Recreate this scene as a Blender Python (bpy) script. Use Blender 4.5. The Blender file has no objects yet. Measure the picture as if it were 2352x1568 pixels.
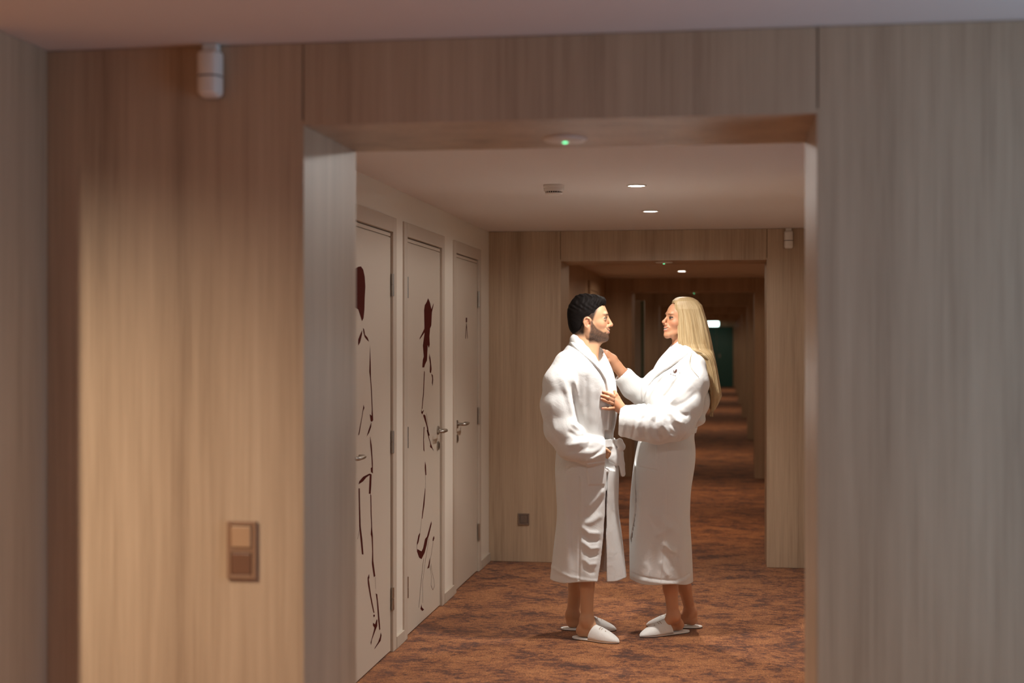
import bpy, bmesh, math, random
import numpy as np
from mathutils import Vector, Matrix
from mathutils.geometry import tessellate_polygon

# ------------------------------------------------------------------ camera, world, exposure
SC = bpy.context.scene
COL = SC.collection
FPX = 3266.7                      # focal length in pixels of the 2352 px wide photograph (50 mm)
PSI = math.atan(490 / FPX)        # the camera looks this much to the left of the corridor axis
CAMH = 1.57
HZ = 782.0
SN, CS = math.sin(PSI), math.cos(PSI)
cam = bpy.data.cameras.new('camera')
cam.lens = 50; cam.sensor_width = 36; cam.shift_y = -2 / 2352
cam.dof.use_dof = True; cam.dof.focus_distance = 7.55; cam.dof.aperture_fstop = 2.0
camo = bpy.data.objects.new('camera', cam); COL.objects.link(camo)
camo.location = (0, 0, CAMH); camo.rotation_euler = (math.pi / 2, 0, PSI)
SC.camera = camo
vs = SC.view_settings
vs.view_transform = 'Standard'; vs.look = 'None'; vs.gamma = 1; vs.use_curve_mapping = False
vs.exposure = 0.2
world = bpy.data.worlds.new('world'); SC.world = world; world.use_nodes = True
world.node_tree.nodes['Background'].inputs[0].default_value = (0.55, 0.68, 0.9, 1)
world.node_tree.nodes['Background'].inputs[1].default_value = 0.4

# light levels (watts)
L_KEY = 118          # the downlights of one corridor section are alike
L_SEC3, L_FAR = 80, 52
L_HALL_WARM, L_HALL, L_DAY = 290, 115, 17
WARM = (1.0, 0.80, 0.60); WARMER = (1.0, 0.75, 0.53); COOL = (0.44, 0.71, 1.0); NEUT = (1.0, 0.955, 0.90)

def spot(name, loc, energy, color, size=150, blend=0.9, radius=0.035, target=None):
    l = bpy.data.lights.new(name, 'SPOT'); l.energy = energy; l.color = color
    l.spot_size = math.radians(size); l.spot_blend = blend; l.shadow_soft_size = radius
    o = bpy.data.objects.new(name, l); COL.objects.link(o); o.location = loc
    if target is not None:
        o.rotation_euler = (Vector(target) - Vector(loc)).to_track_quat('-Z', 'Y').to_euler()
    return o

def area(name, loc, target, energy, color, sx, sy):
    l = bpy.data.lights.new(name, 'AREA'); l.energy = energy; l.color = color
    l.shape = 'RECTANGLE'; l.size = sx; l.size_y = sy
    o = bpy.data.objects.new(name, l); COL.objects.link(o); o.location = loc
    o.rotation_euler = (Vector(target) - Vector(loc)).to_track_quat('-Z', 'Y').to_euler()
    return o

HC = 2.345       # ceiling
HS = 2.130       # soffit of the portals
Y1, Y2 = 3.577, 9.99
TH = 0.53
XW = -1.665      # left corridor wall with the doors
XR = 0.80        # right corridor wall
MOD = 6.41
HALL_R = 1.75
area('window_hall_right_offscreen', (HALL_R + 0.03, 2.6, 1.35), (-1.0, 2.6, 1.35), L_DAY, COOL, 1.26, 1.66)      # daylight in the opening of window_1

# ------------------------------------------------------------------ pixel -> place helpers
def ddir(px):
    u = (px - 1176) / FPX
    return -SN + u * CS, CS + u * SN
def on_x(px, py, X):
    a, b = ddir(px); t = X / a
    return t * b, CAMH + (HZ - py) / FPX * t           # Y, Z on the plane x = X
def on_y(px, py, Y):
    a, b = ddir(px); t = Y / b
    return t * a, CAMH + (HZ - py) / FPX * t           # X, Z on the plane y = Y
def on_z(px, py, Z):
    t = (Z - CAMH) * FPX / (HZ - py); a, b = ddir(px)
    return t * a, t * b                                 # X, Y on the plane z = Z

# ------------------------------------------------------------------ materials
def mat(name):
    m = bpy.data.materials.new(name); m.use_nodes = True
    nt = m.node_tree; b = nt.nodes['Principled BSDF']
    return m, nt, b
def lin(c):
    return tuple(((x / 255) / 12.92 if x / 255 <= 0.04045 else (((x / 255) + 0.055) / 1.055) ** 2.4) for x in c)
def plain(name, rgb, rough=0.5, metal=0.0, emit=None, es=0, bump=0.0, bscale=200):
    m, nt, b = mat(name)
    b.inputs['Base Color'].default_value = (*lin(rgb), 1); b.inputs['Roughness'].default_value = rough
    b.inputs['Metallic'].default_value = metal
    if emit:
        b.inputs['Emission Color'].default_value = (*emit, 1); b.inputs['Emission Strength'].default_value = es
    tc = nt.nodes.new('ShaderNodeTexCoord'); n = nt.nodes.new('ShaderNodeTexNoise')
    n.inputs['Scale'].default_value = bscale; nt.links.new(tc.outputs['Object'], n.inputs['Vector'])
    if bump:
        bp = nt.nodes.new('ShaderNodeBump'); bp.inputs['Strength'].default_value = bump; bp.inputs['Distance'].default_value = 0.002
        nt.links.new(n.outputs['Fac'], bp.inputs['Height']); nt.links.new(bp.outputs[0], b.inputs['Normal'])
    return m
def ramp(nt, fac, stops):
    r = nt.nodes.new('ShaderNodeValToRGB'); nt.links.new(fac, r.inputs[0])
    e = r.color_ramp.elements
    while len(e) < len(stops): e.new(0.5)
    for el, (p, c) in zip(e, stops):
        el.position = p; el.color = (*lin(c), 1)
    return r.outputs[0]
def wood(name, stops, seed=0, rough=0.42):
    m, nt, b = mat(name); L = nt.links
    g = nt.nodes.new('ShaderNodeNewGeometry')
    mp = nt.nodes.new('ShaderNodeMapping'); mp.inputs['Scale'].default_value = (1, 1, 0.035); mp.inputs['Location'].default_value = (seed, seed * 1.7, 0)
    L.new(g.outputs['Position'], mp.inputs['Vector'])
    n1 = nt.nodes.new('ShaderNodeTexNoise'); n1.inputs['Scale'].default_value = 9; n1.inputs['Detail'].default_value = 3; n1.inputs['Distortion'].default_value = 0.3
    n2 = nt.nodes.new('ShaderNodeTexNoise'); n2.inputs['Scale'].default_value = 60; n2.inputs['Detail'].default_value = 5; n2.inputs['Roughness'].default_value = 0.7
    mp2 = nt.nodes.new('ShaderNodeMapping'); mp2.inputs['Scale'].default_value = (1, 1, 0.012)
    L.new(g.outputs['Position'], mp2.inputs['Vector'])
    n3 = nt.nodes.new('ShaderNodeTexNoise'); n3.inputs['Scale'].default_value = 190; n3.inputs['Detail'].default_value = 2
    L.new(mp.outputs[0], n1.inputs['Vector']); L.new(mp.outputs[0], n2.inputs['Vector']); L.new(mp2.outputs[0], n3.inputs['Vector'])
    def mix(a, bb, f):
        x = nt.nodes.new('ShaderNodeMix'); x.inputs[0].default_value = f; L.new(a, x.inputs[2]); L.new(bb, x.inputs[3]); return x.outputs[0]
    f = mix(mix(n1.outputs['Fac'], n2.outputs['Fac'], 0.42), n3.outputs['Fac'], 0.25)
    L.new(ramp(nt, f, stops), b.inputs['Base Color'])
    b.inputs['Roughness'].default_value = rough
    bp = nt.nodes.new('ShaderNodeBump'); bp.inputs['Strength'].default_value = 0.05; bp.inputs['Distance'].default_value = 0.001
    L.new(n2.outputs['Fac'], bp.inputs['Height']); L.new(bp.outputs[0], b.inputs['Normal'])
    return m
OAK = [(0.30, (146, 123, 101)), (0.46, (181, 158, 133)), (0.58, (196, 173, 147)), (0.72, (212, 191, 165))]
M_OAK = wood('oak_laminate', OAK)
M_CORE = plain('fibreboard_core', (132, 106, 82), 0.8)
M_CEIL = plain('ceiling_paint', (230, 222, 217), 0.9, bump=0.02)
M_WALL = plain('cream_wall_paint', (226, 217, 203), 0.85, bump=0.03)
M_DOOR = plain('door_laminate', (203, 190, 174), 0.5)
M_FRAME = plain('door_frame_paint', (197, 183, 167), 0.5)
M_GAP = plain('rubber_seal', (128, 114, 100), 0.8)
M_STEEL = plain('brushed_steel', (176, 170, 162), 0.3, 1.0)
M_PRINT = plain('burgundy_print', (76, 26, 18), 0.95)
M_PRINT.node_tree.nodes['Principled BSDF'].inputs['Specular IOR Level'].default_value = 0.1
M_BASEB = plain('baseboard_paint', (190, 176, 160), 0.6)
M_WHITEP = plain('white_plastic', (235, 230, 222), 0.4)
M_GREYP = plain('grey_lens_plastic', (196, 186, 180), 0.35)
M_DARKSLOT = plain('dark_slot', (30, 26, 24), 0.6)
M_SWITCH = plain('bronze_switch_plastic', (150, 118, 94), 0.4)
M_SWITCH2 = plain('beige_rocker', (186, 152, 120), 0.4)
M_SWITCH3 = plain('brown_rocker', (122, 88, 68), 0.4)
M_SOCK = plain('dark_bronze_plastic', (124, 106, 94), 0.4)
M_SOCK2 = plain('dark_bronze_insert', (116, 100, 90), 0.35)
M_LED = plain('green_led', (60, 200, 110), 0.4, emit=(0.15, 0.9, 0.4), es=2.2)
M_LAMP = plain('lamp_glow', (255, 250, 240), 0.4, emit=(1.0, 0.93, 0.85), es=14)
M_EXIT = plain('exit_sign_glow', (235, 255, 250), 0.4, emit=(0.72, 1.0, 0.93), es=7)
M_TEAL = plain('dark_teal_door', (40, 98, 94), 0.45)
M_WHITED = plain('white_door_leaf', (225, 230, 232), 0.4)
M_GLASS, _nt, _b = mat('window_glass')
_b.inputs['Transmission Weight'].default_value = 1.0; _b.inputs['Roughness'].default_value = 0.02; _b.inputs['IOR'].default_value = 1.1

def carpet():
    m, nt, b = mat('rust_carpet'); L = nt.links
    g = nt.nodes.new('ShaderNodeNewGeometry')
    mp = nt.nodes.new('ShaderNodeMapping'); mp.inputs['Scale'].default_value = (1.0, 1.15, 1)
    L.new(g.outputs['Position'], mp.inputs['Vector'])
    def noise(scale, detail, rough, src=mp, dist=0.0):
        n = nt.nodes.new('ShaderNodeTexNoise'); n.inputs['Scale'].default_value = scale; n.inputs['Detail'].default_value = detail
        n.inputs['Roughness'].default_value = rough; n.inputs['Distortion'].default_value = dist
        L.new(src.outputs[0], n.inputs['Vector']); return n.outputs['Fac']
    big = noise(3.6, 8, 0.78, dist=0.3)
    fine = noise(120, 2, 0.9)
    mp3 = nt.nodes.new('ShaderNodeMapping'); mp3.inputs['Scale'].default_value = (.85, 1.05, 1); L.new(g.outputs['Position'], mp3.inputs['Vector'])
    mid = noise(26, 4, 0.8, mp3)
    ad = nt.nodes.new('ShaderNodeMath'); ad.operation = 'MULTIPLY_ADD'; L.new(mid, ad.inputs[0]); ad.inputs[1].default_value = .62; L.new(big, ad.inputs[2])
    sb = nt.nodes.new('ShaderNodeMath'); sb.operation = 'SUBTRACT'; L.new(ad.outputs[0], sb.inputs[0]); sb.inputs[1].default_value = .31; big = sb.outputs[0]
    col1 = ramp(nt, big, [(0.36, (84, 43, 20)), (0.45, (128, 72, 35)), (0.51, (168, 105, 57)), (0.64, (194, 131, 78))])
    col2 = ramp(nt, fine, [(0.36, (96, 70, 50)), (0.5, (208, 194, 178)), (0.6, (255, 252, 245))])
    mx = nt.nodes.new('ShaderNodeMix'); mx.data_type = 'RGBA'; mx.blend_type = 'MULTIPLY'; mx.inputs[0].default_value = 0.85
    L.new(col1, mx.inputs[6]); L.new(col2, mx.inputs[7]); L.new(mx.outputs[2], b.inputs['Base Color'])
    b.inputs['Roughness'].default_value = 0.95; b.inputs['Sheen Weight'].default_value = 0.15
    bp = nt.nodes.new('ShaderNodeBump'); bp.inputs['Strength'].default_value = 0.6; bp.inputs['Distance'].default_value = 0.006
    L.new(fine, bp.inputs['Height']); L.new(bp.outputs[0], b.inputs['Normal'])
    return m
M_CARPET = carpet()

def terry(name, rgb):
    m, nt, b = mat(name); L = nt.links
    b.inputs['Base Color'].default_value = (*lin(rgb), 1); b.inputs['Roughness'].default_value = 0.95
    b.inputs['Sheen Weight'].default_value = 0.25; b.inputs['Sheen Roughness'].default_value = 0.6
    tc = nt.nodes.new('ShaderNodeTexCoord'); n = nt.nodes.new('ShaderNodeTexNoise')
    n.inputs['Scale'].default_value = 480; n.inputs['Detail'].default_value = 2; L.new(tc.outputs['Object'], n.inputs['Vector'])
    bp = nt.nodes.new('ShaderNodeBump'); bp.inputs['Strength'].default_value = 0.22; bp.inputs['Distance'].default_value = 0.002
    L.new(n.outputs['Fac'], bp.inputs['Height']); L.new(bp.outputs[0], b.inputs['Normal'])
    n2 = nt.nodes.new('ShaderNodeTexNoise'); n2.inputs['Scale'].default_value = 11; n2.inputs['Detail'].default_value = 4; n2.inputs['Roughness'].default_value = .55; n2.inputs['Distortion'].default_value = .8
    L.new(tc.outputs['Object'], n2.inputs['Vector'])
    b2 = nt.nodes.new('ShaderNodeBump'); b2.inputs['Strength'].default_value = 0.15; b2.inputs['Distance'].default_value = 0.025
    L.new(n2.outputs['Fac'], b2.inputs['Height']); L.new(b2.outputs[0], bp.inputs['Normal'])
    return m
M_ROBE = terry('white_terry', (229, 229, 227))
M_SLIP = terry('white_slipper_felt', (234, 232, 227))
M_SOLE = plain('dark_sole', (52, 34, 26), 0.8)
M_EMB = plain('brown_embroidery', (86, 52, 40), 0.8)
M_EMBL = plain('pale_gold_print', (182, 158, 138), 0.7)
M_RING = plain('silver_ring', (200, 196, 190), 0.25, 1.0)

def skin(name):
    m, nt, b = mat(name)
    a = nt.nodes.new('ShaderNodeAttribute'); a.attribute_name = 'tone'
    nt.links.new(a.outputs['Color'], b.inputs['Base Color'])
    b.inputs['Roughness'].default_value = 0.5
    b.inputs['Subsurface Weight'].default_value = 0.12; b.inputs['Subsurface Radius'].default_value = (0.012, 0.005, 0.003)
    b.inputs['Subsurface Scale'].default_value = 0.5
    return m
M_SKIN = skin('skin')

def hairmat(name, stops, scale, zs, rough=0.4, spec=0.4):
    m, nt, b = mat(name); L = nt.links
    a = nt.nodes.new('ShaderNodeAttribute'); a.attribute_name = 'strand'
    n = nt.nodes.new('ShaderNodeTexNoise'); n.inputs['Scale'].default_value = scale; n.inputs['Detail'].default_value = 4; n.inputs['Roughness'].default_value = 0.65
    mp = nt.nodes.new('ShaderNodeMapping'); mp.inputs['Scale'].default_value = (1, zs, 1)
    L.new(a.outputs['Vector'], mp.inputs['Vector']); L.new(mp.outputs[0], n.inputs['Vector'])
    L.new(ramp(nt, n.outputs['Fac'], stops), b.inputs['Base Color'])
    b.inputs['Roughness'].default_value = rough; b.inputs['Specular IOR Level'].default_value = spec
    bp = nt.nodes.new('ShaderNodeBump'); bp.inputs['Strength'].default_value = 0.5; bp.inputs['Distance'].default_value = 0.003
    L.new(n.outputs['Fac'], bp.inputs['Height']); L.new(bp.outputs[0], b.inputs['Normal'])
    return m
M_BLOND = hairmat('blond_hair', [(0.28, (128, 96, 62)), (0.42, (178, 148, 104)), (0.55, (202, 178, 136)), (0.75, (222, 204, 168))], 26, 0.05, 0.38)
M_DARKH = hairmat('dark_brown_hair', [(0.3, (9, 7, 6)), (0.6, (22, 16, 14)), (0.8, (38, 28, 24))], 22, 0.25, 0.7, 0.12)

# ------------------------------------------------------------------ mesh helpers
def link(o, parent=None):
    COL.objects.link(o)
    if parent: o.parent = parent
    return o
def tag(o, label=None, cat=None, group=None, kind=None):
    if label: o['label'] = label
    if cat: o['category'] = cat
    if group: o['group'] = group
    if kind: o['kind'] = kind
    return o
def empty(name, loc=(0, 0, 0), rz=0, parent=None):
    o = bpy.data.objects.new(name, None); o.empty_display_size = 0.05
    link(o, parent); o.location = loc; o.rotation_euler = (0, 0, rz); return o
def mesh_obj(name, bm, m, parent=None, loc=(0, 0, 0), smooth=False, bevel=0):
    me = bpy.data.meshes.new(name); bm.normal_update(); bm.to_mesh(me); bm.free()
    if m: me.materials.append(m)
    if smooth:
        for p in me.polygons: p.use_smooth = True
    o = bpy.data.objects.new(name, me); link(o, parent); o.location = loc
    if bevel:
        md = o.modifiers.new('bevel', 'BEVEL'); md.width = bevel; md.segments = 2; md.limit_method = 'ANGLE'
    return o
def bm_box(bm, x0, x1, y0, y1, z0, z1):
    r = bmesh.ops.create_cube(bm, size=1)
    for v in r['verts']:
        v.co = Vector((x0 + (v.co.x + .5) * (x1 - x0), y0 + (v.co.y + .5) * (y1 - y0), z0 + (v.co.z + .5) * (z1 - z0)))
def box(name, b, m, parent=None, bevel=0):
    bm = bmesh.new(); bm_box(bm, *b); return mesh_obj(name, bm, m, parent, bevel=bevel)
def boxes(name, bs, m, parent=None, bevel=0):
    bm = bmesh.new()
    for b in bs: bm_box(bm, *b)
    return mesh_obj(name, bm, m, parent, bevel=bevel)
def lathe(name, prof, m, parent=None, axis='Z', loc=(0, 0, 0), seg=32, arc=None):
    bm = bmesh.new(); rings = []
    for r, h in prof:
        ring = []
        for i in range(seg):
            t = 2 * math.pi * i / seg
            p = (r * math.cos(t), r * math.sin(t), h)
            if axis == 'X': p = (h, p[0], p[1])
            if axis == 'Y': p = (p[0], h, p[1])
            ring.append(bm.verts.new(p))
        rings.append(ring)
    for a, b in zip(rings, rings[1:]):
        for i in range(seg):
            bm.faces.new((a[i], a[(i + 1) % seg], b[(i + 1) % seg], b[i]))
    bm.faces.new(rings[0]); bm.faces.new(rings[-1])
    bmesh.ops.recalc_face_normals(bm, faces=bm.faces)
    o = mesh_obj(name, bm, m, parent, loc, smooth=True)
    md = o.modifiers.new('split', 'EDGE_SPLIT'); md.split_angle = math.radians(35)
    return o
def tube(name, pts, rad, m, parent=None, seg=12):
    """swept round tube through pts (list of Vectors), rad scalar or list"""
    pts = [Vector(p) for p in pts]; n = len(pts)
    if not isinstance(rad, (list, tuple)): rad = [rad] * n
    bm = bmesh.new(); rings = []; up = Vector((0, 0, 1))
    for i, p in enumerate(pts):
        t = (pts[min(i + 1, n - 1)] - pts[max(i - 1, 0)]).normalized()
        s = t.cross(up)
        if s.length < 1e-3: s = t.cross(Vector((1, 0, 0)))
        s.normalize(); w = s.cross(t)
        rings.append([bm.verts.new(p + rad[i] * (math.cos(k * 2 * math.pi / seg) * s + math.sin(k * 2 * math.pi / seg) * w)) for k in range(seg)])
    for a, b in zip(rings, rings[1:]):
        for k in range(seg): bm.faces.new((a[k], a[(k + 1) % seg], b[(k + 1) % seg], b[k]))
    bm.faces.new(rings[0]); bm.faces.new(rings[-1])
    bmesh.ops.recalc_face_normals(bm, faces=bm.faces)
    return mesh_obj(name, bm, m, parent, smooth=True)

# ------------------------------------------------------------------ the setting: floor, ceiling, outer walls
YB, YE = -3.2, 48.6
tag(box('floor', (-3.3, HALL_R + .1, YB - .1, YE + .1, -0.1, 0.0), M_CARPET), kind='structure')
tag(box('ceiling', (-3.3, HALL_R + .1, YB - .1, YE + .1, HC, HC + 0.1), M_CEIL), kind='structure')
tag(box('wall_back', (-3.3, HALL_R + .1, YB - .1, YB, 0, HC), M_WALL), kind='structure')
tag(box('wall_hall_left', (-3.3, -3.2, YB, Y1, 0, HC), M_OAK), kind='structure')
# right wall of the hall with a window in it (out of the frame, gives the cool daylight)
tag(boxes('wall_hall_right', [(HALL_R, HALL_R + .1, YB, 1.9, 0, HC), (HALL_R, HALL_R + .1, 3.3, Y1, 0, HC),
                              (HALL_R, HALL_R + .1, 1.9, 3.3, 0, 0.45), (HALL_R, HALL_R + .1, 1.9, 3.3, 2.25, HC)], M_WALL), kind='structure')
w = tag(box('window_1', (HALL_R + .04, HALL_R + .05, 1.9, 3.3, 0.45, 2.25), M_GLASS), kind='structure')
boxes('window_frame', [(HALL_R + .02, HALL_R + .08, 1.9, 1.96, 0.45, 2.25), (HALL_R + .02, HALL_R + .08, 3.24, 3.3, 0.45, 2.25),
                       (HALL_R + .02, HALL_R + .08, 1.96, 3.24, 0.45, 0.51), (HALL_R + .02, HALL_R + .08, 1.96, 3.24, 2.19, 2.25)], M_WHITEP, w)
# oak wing wall that ends the left side of the hall
wl = tag(box('wall_wing', (-1.98, -1.80, Y1 - 0.30, Y1 - 0.001, 0, HC), M_CORE), kind='structure')
box('panel', (-1.80, -1.793, Y1 - 0.30, Y1 - 0.002, 0, HC - .001), M_OAK, wl)

def portal(name, y, xl, xr, x0, x1, parts=True, th=TH, hs=HS):
    """a wood-clad wall across the corridor with an opening: core and one panel per visible sheet"""
    g = 0.004; t = 0.012
    core = tag(boxes(name, [(x0, xl - t, y + t, y + th - t, 0, HC), (xr + t, x1, y + t, y + th - t, 0, HC),
                            (xl - t, xr + t, y + t, y + th - t, hs + t, HC)], M_CORE), kind='structure')
    e = 0.0015
    box('panel', (x0, xl - g, y, y + t - e, 0.003, HC - .002), M_OAK, core)
    box('panel', (xr + g, x1, y, y + t - e, 0.003, HC - .002), M_OAK, core)
    box('panel', (xl, xr, y, y + t - e, hs, HC - .002), M_OAK, core)
    box('panel', (x0, xl - g, y + th - t + e, y + th, 0.003, HC - .002), M_OAK, core)
    box('panel', (xr + g, x1, y + th - t + e, y + th, 0.003, HC - .002), M_OAK, core)
    box('panel', (xl, xr, y + th - t + e, y + th, hs, HC - .002), M_OAK, core)
    box('jamb_panel', (xl - t + e, xl, y + .0005, y + th - .0005, 0.003, hs + t), M_OAK, core)
    box('jamb_panel', (xr, xr + t - e, y + .0005, y + th - .0005, 0.003, hs + t), M_OAK, core)
    box('soffit_panel', (xl + .001, xr - .001, y + t, y + th - t, hs, hs + t - e), M_OAK, core)
    return core
portal('wall_front', Y1, -1.084, 0.223, -3.2, HALL_R)
portal('wall_middle', Y2, -1.150, 0.283, XW - .1, XR + .1)
YP = [Y2 + MOD * k for k in range(1, 6)]
EX = [(-1.065, 0.328), (-1.05, 0.345), (-1.08, 0.33), (-1.08, 0.31), (-1.08, 0.30)]
for k, (y, (xl, xr)) in enumerate(zip(YP, EX)):
    portal('wall_far_%d' % (k + 1), y, xl, xr, XW - .1, XR + .1)

# left corridor wall with three door openings
def yx(px): return on_x(px, 0, XW)[0]
d1b = yx(907); d2a, d2b = yx(925), yx(1018); d3a, d3b = yx(1040), yx(1102)
d1a = d1b - 1.075
HD = 2.192
ya, yb = Y1 + TH, Y2
segs = [(ya, d1a), (d1b, d2a), (d2b, d3a), (d3b, yb)]
tag(boxes('wall_left', [(XW - .12, XW, a, b, 0, HC) for a, b in segs] + [(XW - .12, XW, a, b, HD, HC) for a, b in [(d1a, d1b), (d2a, d2b), (d3a, d3b)]], M_WALL), kind='structure')
for (a, b) in segs:
    o = box('baseboard_left', (XW + .0005, XW + .012, a + .003, b - .003, 0.001, 0.062), M_BASEB, bevel=.002)
    tag(o, kind='structure')
tag(boxes('wall_right', [(XR, XR + .1, ya, 5.0, 0, HC), (XR, XR + .1, 6.8, yb, 0, HC), (XR, XR + .1, 5.0, 6.8, 0, .65), (XR, XR + .1, 5.0, 6.8, 2.15, HC)], M_WALL), kind='structure')
w2 = tag(box('added_window_2', (XR + .04, XR + .05, 5.0, 6.8, 0.65, 2.15), M_GLASS), kind='structure')  # added window, unseen, put in to bring cool daylight from the right
boxes('window_frame', [(XR + .02, XR + .08, 5.0, 5.06, .65, 2.15), (XR + .02, XR + .08, 6.74, 6.8, .65, 2.15), (XR + .02, XR + .08, 5.06, 6.74, .65, .71), (XR + .02, XR + .08, 5.06, 6.74, 2.09, 2.15)], M_WHITEP, w2)
tag(box('baseboard_right', (XR - .012, XR - .0005, ya + .003, yb - .003, 0.001, 0.062), M_BASEB), kind='structure')
# recess behind the doors
tag(box('wall_outer', (XW - .22, XW - .13, ya, yb, 0, HC), M_CORE), kind='structure')
# beyond the middle portal
XW3 = -1.37
for k in range(6):
    a = (Y2 if k == 0 else YP[k - 1]) + TH; b = YP[k] if k < 5 else YE
    x = XW3 if k == 0 else XW
    wl3 = tag(box('wall_left_far', (x - .1, x, a, b, 0, HC), M_OAK), kind='structure')
    wr3 = tag(box('wall_right_far', (XR, XR + .1, a, b, 0, HC), M_OAK), kind='structure')
tag(box('wall_end', (-3.3, HALL_R, YE, YE + .1, 0, HC), M_OAK), kind='structure')
# lowered ceiling field in the section right behind the middle portal
tag(box('ceiling_lowered', (XW3 + .001, XR - .001, Y2 + TH + .001, YP[0] - .001, 2.285, HC - .001), M_CEIL), kind='structure')

# ------------------------------------------------------------------ doors
def stroke_poly(bm, pts, width, x, tf):
    P = [tf(p) for p in pts]
    for i in range(len(P) - 1):
        a, b = Vector(P[i]), Vector(P[i + 1]); d = (b - a)
        if d.length < 1e-6: continue
        n = Vector((-d.y, d.x)).normalized() * width / 2
        e = d.normalized() * width * 0.3
        q = [a - n - e, b - n + e, b + n + e, a + n - e]
        bm.faces.new([bm.verts.new((x, v.x, v.y)) for v in q])
def print_obj(polys, lines, x, parent, name='figure_print'):
    bm = bmesh.new(); tf = lambda p: on_x(p[0], p[1], x)
    for pl in polys:
        vs_ = [bm.verts.new((x, *tf(p))) for p in pl]
        for t in tessellate_polygon([[Vector((v.co.y, v.co.z, 0)) for v in vs_]]):
            try: bm.faces.new([vs_[k] for k in t])
            except ValueError: pass
    bmesh.ops.recalc_face_normals(bm, faces=bm.faces)
    for pts, wd in lines: stroke_poly(bm, pts, wd, x, tf)
    bmesh.ops.recalc_face_normals(bm, faces=bm.faces)
    return mesh_obj(name, bm, M_PRINT, parent)
Z4 = lambda pts: [(820 + a / 2.8, 440 + b / 2.8) for a, b in pts]
Z5 = lambda pts: [(820 + a / 2.8, 980 + b / 2.8) for a, b in pts]

def door(name, ya_, yb_, hinge_right, hand_px, label):
    """leaf, frame of four members, three hinges, lever handle and lock rose"""
    root = empty(name, (0, 0, 0)); tag(root, label, None, kind='structure')
    fw = 0.074; xf = XW + 0.010
    fr = boxes('door_frame', [(XW - .11, xf, ya_, ya_ + fw, 0.0, HD), (XW - .11, xf, yb_ - fw, yb_, 0.0, HD),
                              (XW - .11, xf, ya_ + fw, yb_ - fw, HD - fw, HD)], M_FRAME, root, bevel=.003)
    boxes('seal', [(XW - .10, XW - .012, ya_ + fw, ya_ + fw + .005, 0.0, HD - fw), (XW - .10, XW - .012, yb_ - fw - .005, yb_ - fw, 0.0, HD - fw),
                   (XW - .10, XW - .012, ya_ + fw, yb_ - fw, HD - fw - .005, HD - fw)], M_GAP, root)
    l0, l1 = ya_ + fw + .006, yb_ - fw - .006
    zt = HD - fw - .006      # leaf with a real groove under its top edge
    leaf = boxes('door_leaf', [(XW - .045, XW - .0125, l0, l1, 0.008, zt), (XW - .0124, XW - .004, l0, l1, 0.008, zt - .022), (XW - .0124, XW - .004, l0, l1, zt - .017, zt)], M_DOOR, root, bevel=.001)
    yh = l1 + .004 if hinge_right else l0 - .004
    for zc in (1.85, 1.06, 0.27):
        h = lathe('hinge', [(.0085, -.056), (.0085, -.002), (.007, -.001), (.007, .001), (.0085, .002), (.0085, .056)], M_STEEL, root, loc=(XW + .006, yh, zc), seg=14)
    yk = hand_px; s = 1 if hinge_right else -1      # lever points towards the hinges
    if not hinge_right: s = -1
    x = XW - .004
    rose = lathe('handle_rose', [(.026, 0), (.026, .007), (.023, .009)], M_STEEL, leaf, 'X', (x, yk, 1.045), 24)
    pts = [(x + .005, yk, 1.045), (x + .040, yk, 1.045), (x + .052, yk + s * .006, 1.045), (x + .056, yk + s * .02, 1.045),
           (x + .056, yk + s * .085, 1.045), (x + .054, yk + s * .112, 1.045), (x + .044, yk + s * .126, 1.045), (x + .026, yk + s * .128, 1.045)]
    tube('handle', pts, [.0095, .0095, .0095, .0095, .0095, .0095, .009, .0085], M_STEEL, leaf, 14)
    lathe('lock_rose', [(.026, 0), (.026, .007), (.023, .009)], M_STEEL, leaf, 'X', (x, yk, 0.955), 24)
    boxes('keyhole', [(x + .009, x + .0105, yk - .004, yk + .004, 0.94, 0.97)], M_DARKSLOT, leaf)
    return root, leaf
hp1 = d1a + .074 + .013 + .06; hp3 = d3a + .074 + .013 + .06; hp2 = d2b - .074 - .013 - .06
dr1, lf1 = door('door_1', d1a, d1b, True, hp1, 'cream door with a burgundy outline of a male figure')
dr2, lf2 = door('door_2', d2a, d2b, False, hp2, 'cream door with a burgundy outline of a long haired female figure')
dr3, lf3 = door('door_3', d3a, d3b, True, hp3, 'narrow cream door with a small dark toilet pictogram')
XP = XW - .004 + .0006
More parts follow.
